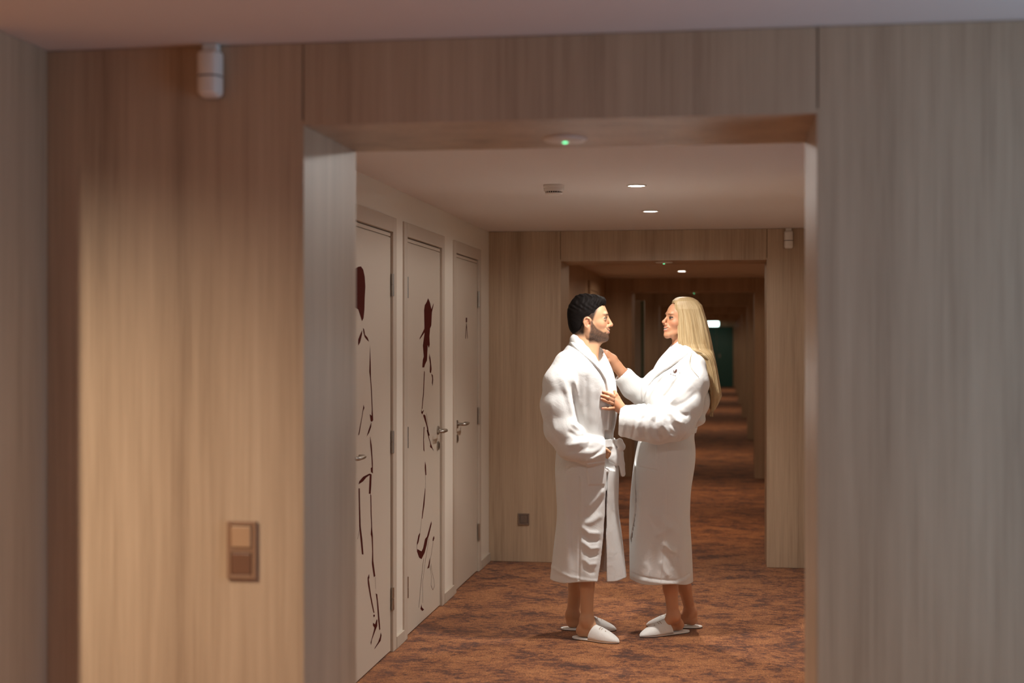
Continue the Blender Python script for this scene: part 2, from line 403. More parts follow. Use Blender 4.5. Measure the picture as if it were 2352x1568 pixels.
print_obj([Z4(p) for p in [
    [(-30, 540), (-20, 500), (8, 483), (25, 480), (40, 500), (50, 545), (54, 610), (50, 680), (48, 760), (42, 815), (32, 832), (22, 800), (8, 757), (-20, 740), (-34, 640)],
    [(8, 950), (22, 915), (33, 890), (33, 915), (20, 970), (8, 990)],
    [(38, 875), (46, 885), (52, 920), (68, 938), (78, 965), (66, 955), (50, 935), (42, 905)],
    [(84, 985), (88, 1100), (90, 1200), (96, 1290), (101, 1400), (104, 1470), (96, 1480), (88, 1475), (82, 1430), (94, 1440), (96, 1400), (91, 1290), (85, 1200), (79, 1160), (81, 1100)],
    [(42, 1370), (48, 1390), (40, 1410), (15, 1560), (8, 1568), (30, 1450), (38, 1400)],
    [(92, 1480), (92, 1510), (78, 1550), (62, 1575), (75, 1530), (86, 1500)]]] +
    [Z5(p) for p in [
    [(85, 60), (95, 120), (102, 230), (102, 300), (90, 290), (88, 265), (96, 260), (94, 200), (86, 120)],
    [(10, 370), (14, 350), (40, 320), (80, 300), (94, 305), (92, 380), (88, 430), (76, 430), (78, 390), (82, 310), (60, 325), (40, 350)],
    [(10, 395), (18, 395), (20, 500), (24, 640), (34, 720), (42, 820), (32, 820), (24, 740), (14, 640)],
    [(86, 430), (92, 440), (94, 560), (98, 660), (102, 700), (105, 860), (118, 960), (108, 965), (96, 880), (98, 800), (94, 710), (88, 690), (92, 640), (88, 560)],
    [(78, 945), (80, 970), (76, 980), (90, 1080), (112, 1195), (106, 1195), (88, 1110), (70, 1010), (68, 970)],
    [(104, 1210), (112, 1205), (116, 1215), (108, 1225)],
    [(120, 1070), (130, 1075), (138, 1150), (150, 1300), (144, 1308), (136, 1240), (128, 1120)],
    [(126, 1238), (131, 1240), (130, 1280), (118, 1310), (96, 1370), (90, 1405), (88, 1385), (108, 1310), (112, 1290), (102, 1275), (104, 1258), (116, 1270)],
    [(153, 1320), (158, 1340), (152, 1375), (130, 1405), (112, 1430), (114, 1420), (135, 1385), (148, 1350)]]],
    [(Z5([(4, 720), (12, 680), (20, 640)]), .004), (Z5([(118, 965), (120, 1040)]), .003)], XP, lf1)
print_obj([Z4(p) for p in [
    [(458, 685), (470, 715), (478, 755), (494, 715), (492, 730), (482, 775), (478, 860), (470, 880), (466, 930), (468, 985), (462, 1005), (455, 985), (452, 1050), (450, 1085), (438, 1110), (432, 1130), (420, 1130), (424, 1080), (430, 1060), (424, 990), (432, 930), (435, 905), (402, 952), (404, 940), (434, 880), (432, 760), (436, 730), (448, 710)],
    [(466, 1040), (474, 1080), (480, 1140), (476, 1168), (468, 1160), (470, 1110), (464, 1070)],
    [(478, 1170), (488, 1180), (490, 1210), (486, 1250), (482, 1230), (484, 1200)],
    [(432, 1150), (436, 1160), (430, 1300), (420, 1395), (416, 1400), (426, 1290)],
    [(414, 1400), (418, 1415), (430, 1402), (428, 1412), (420, 1432), (413, 1422)],
    [(430, 1430), (440, 1440), (460, 1540), (468, 1568), (460, 1568), (446, 1500), (426, 1440)]]] +
    [Z5(p) for p in [
    [(448, 20), (456, 20), (464, 70), (478, 115), (495, 160), (484, 140), (470, 130), (472, 110), (460, 70)],
    [(430, 0), (434, 0), (430, 80), (434, 160), (428, 150), (426, 80)],
    [(438, 220), (444, 250), (446, 310), (440, 310), (436, 260)],
    [(438, 390), (440, 400), (434, 500), (420, 590), (416, 590), (428, 480)],
    [(478, 605), (480, 625), (462, 700), (455, 720), (448, 760), (435, 810), (415, 850), (400, 840), (386, 800), (388, 785), (400, 792), (415, 800), (425, 780), (438, 720), (450, 705), (468, 640)],
    [(404, 680), (406, 690), (396, 740), (388, 760), (386, 745), (394, 700)],
    [(494, 700), (498, 715), (492, 735), (486, 732), (488, 715)],
    [(468, 840), (470, 870), (464, 905), (452, 912), (460, 885)],
    [(415, 1140), (418, 1160), (432, 1175), (420, 1183), (408, 1170)]]],
    [(Z4([(446, 1425), (452, 1470), (462, 1568)]), .004), (Z5([(440, 310), (442, 390)]), .003), (Z5([(416, 590), (406, 680)]), .003), (Z5([(386, 745), (384, 790)]), .004),
     (Z5([(462, 720), (440, 860), (422, 1000), (424, 1130)]), .004), (Z5([(428, 850), (412, 1000), (398, 1160)]), .006),
     (Z5([(490, 740), (478, 820), (470, 860)]), .004), (Z5([(470, 890), (478, 960), (476, 1020), (488, 1048), (500, 1020), (494, 980), (482, 930), (476, 880)]), .0035)], XP, lf2)
print_obj([Z4([(700, 810), (708, 810), (708, 840), (700, 840)])],
          [(Z4([(704, 852), (698, 940)]), .016), (Z4([(704, 852), (711, 940)]), .016)], XP, lf3, 'pictogram')
# wooden door far down on the left, white door standing open, dark green door at the end
dd = tag(empty('door_4', (0, 0, 0)), 'wooden door in the left wall behind the couple', kind='structure')
boxes('door_frame', [(XW3 + .001, XW3 + .02, 14.3, 14.39, 0, 2.18), (XW3 + .001, XW3 + .02, 15.33, 15.42, 0, 2.18), (XW3 + .001, XW3 + .02, 14.39, 15.33, 2.09, 2.18)], M_OAK, dd)
box('door_leaf', (XW3 + .001, XW3 + .008, 14.4, 15.32, 0.01, 2.085), M_OAK, dd)
X5 = on_y(1480, 0, 18.4)[0]
dd = tag(empty('door_5', (0, 0, 0)), 'white door leaf standing open into the far corridor', kind='structure')
lf = box('door_leaf', (XW + .03, X5, 18.40, 18.445, 0.012, 2.09), M_WHITED, dd, bevel=.002)
box('hinge_post', (XW + .002, XW + .03, 18.40, 18.44, 0.012, 2.09), M_STEEL, dd)
box('edge_strip', (X5 - .045, X5 - .002, 18.394, 18.399, 0.02, 2.08), plain('green_edge', (120, 150, 138), .3), lf)
dd = tag(empty('door_6', (0, 0, 0)), 'dark green double door closing the end of the corridor', kind='structure')
for a, b in ((-0.85, -0.305), (-0.295, 0.26)):
    l = box('door_leaf', (a, b, YE - .045, YE - .002, 0.01, 2.04), M_TEAL, dd, bevel=.003)
    box('handle', (b - .12 if a < -.5 else a + .09, b - .09 if a < -.5 else a + .12, YE - .08, YE - .046, 1.0, 1.12), M_STEEL, l)
boxes('door_frame', [(-.93, -.86, YE - .06, YE - .002, 0, 2.12), (.27, .34, YE - .06, YE - .002, 0, 2.12), (-.86, .27, YE - .06, YE - .002, 2.05, 2.12)], M_OAK, dd)

# ------------------------------------------------------------------ fittings
def pir(name, x, y, label, drop=0.007):
    """wall motion detector: bracket, rounded housing, lens below a thin slot"""
    root = tag(empty(name, (x, y, HC - drop)), label, 'motion sensor')
    w_, d_, h_ = 0.062, 0.042, 0.134
    def housing(z0, z1, topr, botr, nm, m):
        bm = bmesh.new(); rings = []
        n = 22
        for i in range(n + 1):
            f = i / n; z = z0 + (z1 - z0) * f
            k = 1.0
            if topr and f > 1 - topr: k = math.sqrt(max(0.02, 1 - ((f - (1 - topr)) / topr) ** 2)) * .55 + .45
            if botr and f < botr: k = math.sqrt(max(0.02, 1 - ((botr - f) / botr) ** 2)) * .72 + .28
            ring = []
            for j in range(17):
                t = math.pi * j / 16
                cx = math.copysign(abs(math.cos(t)) ** 0.6, math.cos(t)) * w_ / 2 * (k ** .6); cy = -abs(math.sin(t)) ** 0.6 * d_ * k
                ring.append(bm.verts.new((cx, cy, z)))
            ring_b = ring
            rings.append(ring_b)
        for a, b in zip(rings, rings[1:]):
            for j in range(len(a)): bm.faces.new((a[j], a[(j + 1) % len(a)], b[(j + 1) % len(b)], b[j]))
        bm.faces.new(rings[0]); bm.faces.new(rings[-1]); bmesh.ops.recalc_face_normals(bm, faces=bm.faces)
        o = mesh_obj(nm, bm, m, root, (0, -0.012, 0), smooth=True)
        md = o.modifiers.new('split', 'EDGE_SPLIT'); md.split_angle = math.radians(50)
        return o
    housing(-.078, -.012, .22, 0, 'housing', M_WHITEP)
    housing(-h_, -.082, 0, .35, 'lens_cover', M_WHITEP)
    housing(-.0825, -.0775, 0, 0, 'slot', M_DARKSLOT).scale = (.97, .97, 1)
    boxes('bracket', [(-.02, .02, -.03, -.0005, -.02, drop - .0005), (-.02, .02, -.013, -.0005, -.09, -.02)], M_WHITEP, root, bevel=.003)
    return root
pir('motion_sensor', on_y(490, 0, Y1)[0], Y1, 'white motion sensor under the ceiling above the double light switch')
pir('motion_sensor', on_y(1811, 0, Y2)[0], Y2, 'white motion sensor on the wood panel behind the couple, right of the opening')

def wall_plate(name, cx, y, cz, n, label, cat, m_frame, ms):
    root = tag(empty(name, (cx, y, cz - n * .0355 - .0045)), label, cat)
    H_ = n * .071 + .009; W_ = 0.08
    bm = bmesh.new()
    z = .0
    bs = [(-W_ / 2, -W_ / 2 + .012, -.010, -.0003, 0, H_), (W_ / 2 - .012, W_ / 2, -.010, -.0003, 0, H_)]
    zz = 0
    for i in range(n + 1):
        z0 = 0 if i == 0 else .0045 + i * .071 - .0065
        z1 = H_ if i == n else (.012 if i == 0 else .0045 + i * .071 + .0065)
        bs.append((-W_ / 2 + .012, W_ / 2 - .012, -.010, -.0003, z0, z1))
    boxes('frame', bs, m_frame, root, bevel=.0012)
    box('backing', (-W_ / 2 + .012, W_ / 2 - .012, -.004, -.0006, .012, H_ - .012), M_DARKSLOT, root)
    for i in range(n):
        z0 = .0045 + i * .071 + .0075
        o = box('rocker' if n > 1 else 'insert', (-W_ / 2 + .0135, W_ / 2 - .0135, -.012, -.0045, z0 + .0005, z0 + .0555), ms[i], root, bevel=.002)
        o.rotation_euler.x = math.radians(1.2 if n > 1 and i == 1 else 0)
    return root
wall_plate('light_switch', (on_y(557, 0, Y1)[0]), Y1, 1.023, 2, 'bronze double light switch, pale rocker over a brown one', 'light switch', M_SWITCH, [M_SWITCH3, M_SWITCH2])
wall_plate('wall_socket', (on_y(1203, 0, Y2)[0]), Y2, 0.305, 1, 'small dark square wall socket low on the wood panel behind the man', 'wall socket', M_SOCK, [M_SOCK2])

def led_disc(x, y, label, z=HS):
    root = tag(empty('emergency_light', (x, y, z)), label, 'emergency light')
    lathe('cover', [(.062, -.0005), (.061, -.004), (.054, -.008), (.030, -.010), (.006, -.0105)], M_WHITEP, root)
    lathe('lamp', [(.0075, -.0107), (.0075, -.012), (.003, -.0135)], M_LED, root, seg=16)
    return root
p = on_z(1298, 318, HS); led_disc(p[0], p[1], 'round emergency light with a green lamp under the near wood header')
p = on_z(1525, 602, HS); led_disc(p[0], p[1], 'round emergency light under the header behind the couple')
led_disc(-.36, YP[0] + .28, 'round emergency light with a green lamp under the third header of the corridor')

def smoke(x, y):
    root = tag(empty('smoke_detector', (x, y, HC)), 'white round smoke detector on the ceiling beside the downlights', 'smoke detector')
    lathe('base', [(.052, -.0005), (.052, -.016), (.050, -.0185)], M_WHITEP, root)
    lathe('body', [(.050, -.019), (.050, -.028), (.047, -.0325)], M_WHITEP, root)
    lathe('vent_core', [(.040, -.0327), (.040, -.040)], M_DARKSLOT, root)
    for i in range(24):
        t = 2 * math.pi * i / 24
        o = box('vent_rib', (.038, .043, -.0015, .0015, -.0405, -.0323), M_WHITEP, root); o.rotation_euler.z = t
    lathe('cap', [(.043, -.0406), (.041, -.046), (.030, -.050), (.004, -.051)], M_WHITEP, root)
p = on_z(1272, 425, HC); smoke(p[0], p[1])

def downlight(x, y, z, label, power, color, glow=M_LAMP, size=112, glowf=.14, where=''):
    root = tag(empty('downlight', (x, y, z)), label, 'ceiling lamp', 'recessed ceiling downlights')
    lathe('trim_ring', [(.046, -.0005), (.050, -.001), (.050, -.004), (.047, -.006), (.041, -.005), (.041, -.0005)], M_WHITEP, root)
    lathe('lamp_disc', [(.0405, -.0006), (.0405, -.0042)], glow, root)
    s = spot('downlight_beam' + where, (x, y, z - .012), power, color, size, 1.0, .035)
    s.parent = root; s.location = (0, 0, -.012)
    g = spot('downlight_glow' + where, (x, y, z - .014), power * glowf, color, 174, .25, .04)      # the wide part of the lamp's light
    g.parent = root; g.location = (0, 0, -.014)
    return root
p1 = on_z(1462, 425, HC); p2 = on_z(1494, 484, HC)
downlight(p1[0], p1[1], HC, 'round recessed downlight in front of the couple, next to the smoke detector', L_KEY, NEUT)
downlight(p2[0], p2[1], HC, 'round recessed downlight right behind the couple', L_KEY, NEUT)
downlight(p1[0], 5.25, HC, 'round recessed downlight over the toilet doors, closest to the near header', L_KEY, NEUT)
p = on_z(1566, 622, 2.285)
downlight(p[0], p[1], 2.285, 'round recessed downlight in the lowered ceiling past the couple', L_SEC3, WARMER, size=92, glowf=.20)
downlight(p[0], p[1] - 2.9, 2.285, 'round recessed downlight in the lowered ceiling, close behind the second header', L_SEC3, WARMER, size=92, glowf=.20)
for k in range(1, 6):
    yy = YP[k - 1] + 3.2
    downlight(-.46, yy, HC, 'round recessed downlight in corridor section %s past the third header' % ['one', 'two', 'three', 'four', 'five'][k - 1], L_FAR, WARM, glowf=.8)
downlight(-2.10, 2.30, HC, 'round recessed downlight in the alcove left of the hall', L_HALL_WARM, (1.0, 0.80, 0.60), size=158, glowf=.004, where='_alcove_offscreen')
downlight(-0.3, -0.6, HC, 'round recessed downlight in the middle of the hall', L_HALL, WARM, size=150, glowf=.05, where='_hall_offscreen')
ex = tag(empty('exit_sign', (-0.42, YE - .06, 2.05)), 'glowing white and green exit sign over the dark green end door', 'exit sign')
box('housing', (-.21, .21, -.03, .05, 0.0, .19), M_WHITEP, ex, bevel=.004)
box('glow_panel', (-.195, .195, -.034, -.0305, .012, .178), M_EXIT, ex)

# ------------------------------------------------------------------ people: sculpted as blended distance fields, meshed once per body / garment
# sculpting space: a = across, b = down, c = away from the camera, one unit = one pixel of the photo at that person's distance
class Field:
    def __init__(s, xs, ys, zs):
        s.ax = [np.asarray(v, np.float32) for v in (xs, ys, zs)]
        s.F = np.full([len(v) for v in s.ax], 30.0, np.float32)
    def sub(s, lo, hi):
        sl = []
        for v, l, h in zip(s.ax, lo, hi):
            i0 = max(int(np.searchsorted(v, l)) - 1, 0); i1 = min(int(np.searchsorted(v, h)) + 1, len(v))
            sl.append(slice(i0, max(i1, i0 + 1)))
        return tuple(sl)
    def coords(s, sl):
        return (s.ax[0][sl[0]][:, None, None], s.ax[1][sl[1]][None, :, None], s.ax[2][sl[2]][None, None, :])
    def put(s, fn, lo, hi, k=4.0, op='add'):
        m = k + 4
        sl = s.sub([v - m for v in lo], [v + m for v in hi])
        A = s.F[sl]
        if A.size == 0: return
        d = fn(*s.coords(sl)).astype(np.float32)
        if op == 'add':
            h = np.clip(.5 + .5 * (d - A) / k, 0, 1); s.F[sl] = d + (A - d) * h - k * h * (1 - h)
        else:   # carve
            d = -d; h = np.clip(.5 - .5 * (d - A) / k, 0, 1); s.F[sl] = d + (A - d) * h + k * h * (1 - h)
    def cone(s, p, q, r0, r1, k=4.0, op='add', flat=None):
        p = np.array(p, float); q = np.array(q, float); r = max(r0, r1)
        d = q - p; L = max(float(d @ d), 1e-6)
        def fn(x, y, z):
            px, py, pz = x - p[0], y - p[1], z - p[2]
            t = np.clip((px * d[0] + py * d[1] + pz * d[2]) / L, 0, 1)
            ex, ey, ez = px - t * d[0], py - t * d[1], pz - t * d[2]
            if flat is not None:      # squash along a unit axis
                n, f = flat; w = ex * n[0] + ey * n[1] + ez * n[2]
                ex, ey, ez = ex + (f - 1) * w * n[0], ey + (f - 1) * w * n[1], ez + (f - 1) * w * n[2]
            return np.sqrt(ex * ex + ey * ey + ez * ez) - (r0 + (r1 - r0) * t)
        s.put(fn, np.minimum(p, q) - r, np.maximum(p, q) + r, k, op)
    def chain(s, pts, rs, k=4.0, op='add', flat=None):
        for i in range(len(pts) - 1): s.cone(pts[i], pts[i + 1], rs[i], rs[i + 1], k, op, flat)
    def ell(s, c, r, R=None, k=4.0, op='add'):
        c = np.array(c, float); r = np.array(r, float)
        R = np.eye(3) if R is None else R      # rows: the ellipsoid's own axes in sculpting space
        ext = np.sqrt(((R * r[:, None]) ** 2).sum(0))
        def fn(x, y, z):
            px, py, pz = x - c[0], y - c[1], z - c[2]
            u = [(px * R[i][0] + py * R[i][1] + pz * R[i][2]) for i in range(3)]
            k0 = np.sqrt(sum((u[i] / r[i]) ** 2 for i in range(3))); k1 = np.sqrt(sum((u[i] / r[i] ** 2) ** 2 for i in range(3))) + 1e-6
            return k0 * (k0 - 1) / k1
        s.put(fn, c - ext, c + ext, k, op)
    def mesh(s):
        F = s.F; S = F < 0
        n = np.zeros([d - 1 for d in F.shape], np.uint8)
        for i in (0, 1):
            for j in (0, 1):
                for k in (0, 1): n += S[i:F.shape[0] - 1 + i, j:F.shape[1] - 1 + j, k:F.shape[2] - 1 + k]
        act = (n > 0) & (n < 8); idx = np.argwhere(act)
        vid = np.full(act.shape, -1, np.int32); vid[act] = np.arange(len(idx))
        pos = np.zeros((len(idx), 3)); cnt = np.zeros(len(idx))
        I = idx.T
        for ax in range(3):
            o1, o2 = [q for q in range(3) if q != ax]
            for u in (0, 1):
                for w in (0, 1):
                    o = [0, 0, 0]; o[o1] = u; o[o2] = w; e = list(o); e[ax] = 1
                    v0 = F[I[0] + o[0], I[1] + o[1], I[2] + o[2]]; v1 = F[I[0] + e[0], I[1] + e[1], I[2] + e[2]]
                    cr = (v0 < 0) != (v1 < 0)
                    t = np.where(cr, v0 / np.where(cr, v0 - v1, 1), 0)
                    pp = idx + np.array(o); pp = pp.astype(float); pp[:, ax] += t
                    pos[cr] += pp[cr]; cnt[cr] += 1
        pos /= cnt[:, None]
        V = np.stack([np.interp(pos[:, i], np.arange(len(s.ax[i])), s.ax[i]) for i in range(3)], 1)
        Q = []
        for ax in range(3):
            o1, o2 = [q for q in range(3) if q != ax]
            sl0 = [slice(None)] * 3; sl1 = [slice(None)] * 3
            sl0[ax] = slice(0, F.shape[ax] - 1); sl1[ax] = slice(1, F.shape[ax])
            for q in (o1, o2):
                sl0[q] = slice(1, F.shape[q] - 1); sl1[q] = slice(1, F.shape[q] - 1)
            a0 = S[tuple(sl0)]; a1 = S[tuple(sl1)]
            for sgn in (0, 1):
                E = np.argwhere((a0 & ~a1) if sgn == 0 else (~a0 & a1))
                E[:, o1] += 1; E[:, o2] += 1
                c = []
                for du, dw in ((-1, -1), (0, -1), (0, 0), (-1, 0)):
                    e = E.copy(); e[:, o1] += du; e[:, o2] += dw; c.append(vid[e[:, 0], e[:, 1], e[:, 2]])
                q = np.stack(c, 1)
                if (sgn == 1) != (ax == 1): q = q[:, ::-1]
                Q.append(q)
        return V, np.concatenate(Q)

class Person:
    def __init__(s, name, a0, D, label):
        s.a0, s.D, s.s = a0, D, D / FPX
        a, b = ddir(a0)
        s.root = empty(name, (D * a, D * b, 0), PSI); tag(s.root, label, 'person')
        s.floor = HZ + CAMH / s.s
    def P(s, a, b, c=0.0):              # photo pixel + depth -> sculpting space (depth changes the apparent size)
        k = 1 + c * s.s / s.D
        return (1176 + (a - 1176) * k, HZ + (b - HZ) * k, c)
    def loc(s, V):
        V = np.asarray(V, float)
        return np.stack([(V[..., 0] - s.a0) * s.s, V[..., 2] * s.s, CAMH - (V[..., 1] - HZ) * s.s], -1)
    def build(s, name, field, m, parent=None, tone=None, strand=None, min_piece=60):
        V, Q = field.mesh()
        W = s.loc(V)
        # orientation: outward normals
        t = W[Q]; vol = np.einsum('ij,ij->i', t[:, 0], np.cross(t[:, 1], t[:, 2])).sum() + np.einsum('ij,ij->i', t[:, 0], np.cross(t[:, 2], t[:, 3])).sum()
        if vol < 0: Q = Q[:, ::-1]
        me = bpy.data.meshes.new(name)
        me.vertices.add(len(W)); me.vertices.foreach_set('co', W.astype(np.float32).ravel())
        me.loops.add(Q.size); me.loops.foreach_set('vertex_index', Q.astype(np.int32).ravel())
        me.polygons.add(len(Q)); me.polygons.foreach_set('loop_start', np.arange(0, Q.size, 4, dtype=np.int32))
        me.polygons.foreach_set('use_smooth', np.ones(len(Q), bool))
        me.update(calc_edges=True); me.validate()
        me.materials.append(m)
        if tone is not None:
            col = np.ones((len(V), 4), np.float32); col[:, :3] = tone(V)
            at = me.attributes.new('tone', 'FLOAT_COLOR', 'POINT'); at.data.foreach_set('color', col.ravel())
        if strand is not None:
            at = me.attributes.new('strand', 'FLOAT_VECTOR', 'POINT'); at.data.foreach_set('vector', strand(V).astype(np.float32).ravel())
        o = bpy.data.objects.new(name, me); link(o, parent or s.root)
        return o

def rot_axes(yaw, pitch, roll=0.0, face=1):
    """head axes in sculpting space. face=+1 looks to +a, -1 to -a; yaw>0 turns towards the camera, pitch>0 lifts the chin"""
    f = np.array([face * math.cos(yaw) * math.cos(pitch), -math.sin(pitch), -math.sin(yaw) * math.cos(pitch)])
    up0 = np.array([math.sin(roll), -math.cos(roll), 0.0])
    l = np.cross(f, up0); l /= np.linalg.norm(l)
    u = np.cross(l, f); u /= np.linalg.norm(u)
    if u[1] > 0: u = -u
    if l[2] > 0: l = -l                      # l points at the camera side
    return np.stack([f, u, l])               # rows forward, up, side (towards the camera)

class Head:
    def __init__(s, O, R, sc): s.O, s.R, s.sc = np.array(O, float), R, sc
    def p(s, f, u, l=0): return s.O + s.sc * (f * s.R[0] + u * s.R[1] + l * s.R[2])
    def inv(s, V): return ((V - s.O) @ s.R.T) / s.sc

def wave(x, seed, n=5, lo=.5, hi=4):
    r = np.random.RandomState(seed); o = 0
    for i in range(n):
        fr = lo * (hi / lo) ** (i / max(1, n - 1)); o = o + np.sin(x * fr + r.rand() * 6.28) / (1 + .35 * i)
    return o / n * 1.6

def seg_dist(A, B, poly):
    """distance on the (a, b) plane to a polyline, and the place along it (0..1)"""
    best = np.full(np.broadcast(A, B).shape, 1e9, np.float32); par = np.zeros_like(best); n = len(poly) - 1
    for i in range(n):
        x0, y0 = poly[i][:2]; x1, y1 = poly[i + 1][:2]
        dx, dy = x1 - x0, y1 - y0; L = dx * dx + dy * dy + 1e-6
        t = np.clip(((A - x0) * dx + (B - y0) * dy) / L, 0, 1)
        d = np.hypot(A - x0 - t * dx, B - y0 - t * dy); m = d < best
        best = np.where(m, d, best); par = np.where(m, (i + t) / n, par)
    return best, par
def folds(fd, strokes, cmax, soft=14):
    """press folds and seams into the camera side of a garment: (polyline, height, half width[, taper])"""
    A = fd.ax[0][:, None]; B = fd.ax[1][None, :]
    H = np.zeros((len(fd.ax[0]), len(fd.ax[1])), np.float32)
    for st in strokes:
        poly, h, w = st[:3]; d, t = seg_dist(A, B, poly)
        tp = np.clip(np.minimum(t, 1 - t) * 5 + .15, 0, 1) if len(st) < 4 else 1.0
        H += h * tp * np.exp(-(d / w) ** 2)
    C = np.clip((cmax - fd.ax[2]) / soft, 0, 1)[None, None, :]
    fd.F -= H[:, :, None] * C
def patches(fd, polys, cmax, soft=14):
    """raised cloth patches (pocket, lapel, panel): (polygon, height, edge softness)"""
    A = fd.ax[0][:, None]; B = fd.ax[1][None, :]
    C = np.clip((cmax - fd.ax[2]) / soft, 0, 1)[None, None, :]
    for poly, h, e in polys:
        d, _ = seg_dist(A, B, poly + [poly[0]])
        ins = np.zeros(d.shape, bool)
        for i in range(len(poly)):
            x0, y0 = poly[i]; x1, y1 = poly[(i + 1) % len(poly)]
            ins ^= ((y0 > B) != (y1 > B)) & (A < (x1 - x0) * (B - y0) / (y1 - y0 + 1e-9) + x0)
        sd = np.where(ins, -d, d)
        fd.F -= (h * np.clip(.5 - sd / (2 * e), 0, 1)).astype(np.float32)[:, :, None] * C
def trunk(fd, rows, n=2.25, ripple=None, c0=0.0):
    """lofted trunk: rows of (b, aL, aR, C[, c centre])"""
    b = np.array([r[0] for r in rows], float); L = np.array([r[1] for r in rows], float); R = np.array([r[2] for r in rows], float); C = np.array([r[3] for r in rows], float)
    def sm(v):
        q = np.interp(fd.ax[1], b, v); k = max(3, int(22 / (fd.ax[1][1] - fd.ax[1][0])));
        return np.convolve(np.pad(q, k, 'edge'), np.ones(2 * k + 1) / (2 * k + 1), 'valid')
    l, r, cc = sm(L), sm(R), sm(C)
    def fn(x, y, z):
        li = np.interp(y, fd.ax[1], l).astype(np.float32); ri = np.interp(y, fd.ax[1], r).astype(np.float32); ci = np.interp(y, fd.ax[1], cc).astype(np.float32)
        a0 = (li + ri) / 2; A = (ri - li) / 2
        u = (x - a0) / A; v = (z - c0) / ci
        rho = (np.abs(u) ** n + np.abs(v) ** n) ** (1 / n) + 1e-5
        d = (rho - 1) * (A * ci) / np.sqrt((ci * u / rho) ** 2 + (A * v / rho) ** 2 + 1e-3)
        if ripple is not None: d = d - ripple(np.arctan2(v, u), y)
        return d
    return fn

def rng(*spec):
    """grid line positions: (from, to, step), (to, step), ..."""
    out = [spec[0][0]]; x = spec[0][0]
    for sp in spec:
        to, st = sp[-2], sp[-1]
        while x < to - 1e-6: x += st; out.append(x)
    return np.array(out, np.float32)

SK = lambda r, g, b: np.array(lin((r, g, b)), np.float32)

def sculpt_head(fd, H, male):
    p = H.p; s = H.sc; R = H.R
    e = lambda c, r, k=5.0, op='add': fd.ell(p(*c), np.array(r) * s, R, k * s, op)
    cn = lambda a, b, r0, r1, k=4.0, op='add': fd.cone(p(*a), p(*b), r0 * s, r1 * s, k * s, op)
    e((-4, 20, 0), (43, 40, 32)); e((12, 6, 0), (30, 36, 27), 6); e((23, 22, 0), (18, 24, 25), 8)
    jw = 1.0 if male else .86
    for q in (-1, 1):
        cn((4, -18, q * 24 * jw), (36 if male else 38, -32 if male else -31, q * 7), 9 * jw, 8 * jw, 9)
        e((27, -2, q * 17), (11, 10, 9), 8)
        cn((3, -6, q * 25 * jw), (4, -20, q * 24 * jw), 9, 9 * jw, 8)
    e((24, -14, 0), (20, 24, 20 * jw), 8)
    e((37 if male else 40, -34 if male else -32, 0), (9 if male else 7.5, 8, 10 * jw), 6)
    # brow, eyes, nose, mouth
    cn((38.5, 20, -15), (38.5, 20, 15), 5.0 if male else 3.6, 5.0 if male else 3.6, 6)
    for q in (-1, 1):
        e((44, 10.5, q * 15), (7, 5.5, 8), 4, 'sub')
        e((34.5, 9.5, q * 14.5), (7.2, 6.2, 7.5), 1.5)
        cn((40.6, 12.4, q * 10), (37.5, 12.6, q * 20), 1.5, 1.3, 1.2)
        cn((40.0, 6.6, q * 10), (37.0, 7.0, q * 20), 1.3, 1.2, 1.4)
    nt = (55.5, -4, 0) if male else (55.0, -0.8, 0)
    cn((43.5 if male else 42.2, 13, 0), (nt[0] - 4.6, nt[1] + 1.5, 0), 3.0 if male else 2.4, 4.4 if male else 3.7, 4); e((nt[0] - 4, nt[1], 0), (4.6, 4.2, 4.8), 2)
    for q in (-1, 1):
        e((45.8, -6, q * 5.4), (4.6, 3.7, 3.4), 2.2)
        e((46.5, -9.4, q * 3.6), (2.6, 1.5, 1.9), 1, 'sub')
    e((40, -17, 0), (7.5, 11, 13), 5)
    # smiling lips and mouth line
    for q in (-1, 1):
        fd.chain([p(46.6, -14.4, 0), p(45.4, -14.6, q * 6), p(41.5, -12.6, q * 13)], [2.0 * s, 1.8 * s, 1.0 * s], 2.2 * s)
        fd.chain([p(45.4, -21.6, 0), p(44.4, -20.8, q * 6), p(41.0, -14.2, q * 13)], [2.4 * s, 2.1 * s, 1.0 * s], 2.2 * s)
        fd.chain([p(48.5, -17.9, 0), p(46.8, -17.4, q * 6), p(42.2, -13.0, q * 14.5)], [1.6 * s, 1.5 * s, .9 * s], .8 * s, 'sub')
        fd.chain([p(44, -4, q * 8.5), p(40.5, -12, q * 16.5)], [.6 * s, 1.0 * s], 2.8 * s, 'sub')     # smile crease
    e((41.6, -17.2, 0), (2.4, 2.4, 9.5), .6)              # teeth
    # ears
    for q in (-1, 1):
        Re = R
        e((-1, -1, q * 31), (8.4, 13.5, 3.2), 2.5); e((-3, 4, q * 32.5), (7.4, 9, 2.8), 2)
        e((0, .5, q * 36.2), (5.6, 9.5, 3.6), 1.2, 'sub')
        fd.chain([p(5, 3, q * 33), p(3.5, 9.5, q * 34.5), p(-2.5, 12.5, q * 35.2), p(-8, 9.5, q * 35.5), p(-9.3, 2, q * 35.2), p(-6.5, -6, q * 34.2), p(-1, -11, q * 33)], [v * s for v in (1.4, 1.8, 2.0, 2.0, 1.9, 1.7, 1.6)], 1.2 * s)
        fd.chain([p(-1, 7, q * 33.6), p(-4.2, 1, q * 34), p(-2, -5, q * 33.4)], [1.5 * s, 1.6 * s, 1.4 * s], 1.6 * s)
        e((3.2, -2.5, q * 34), (2.6, 4.0, 3.4), 1.0, 'sub')
        e((.5, -11, q * 32.6), (4.0, 4.6, 2.6), 1.6)
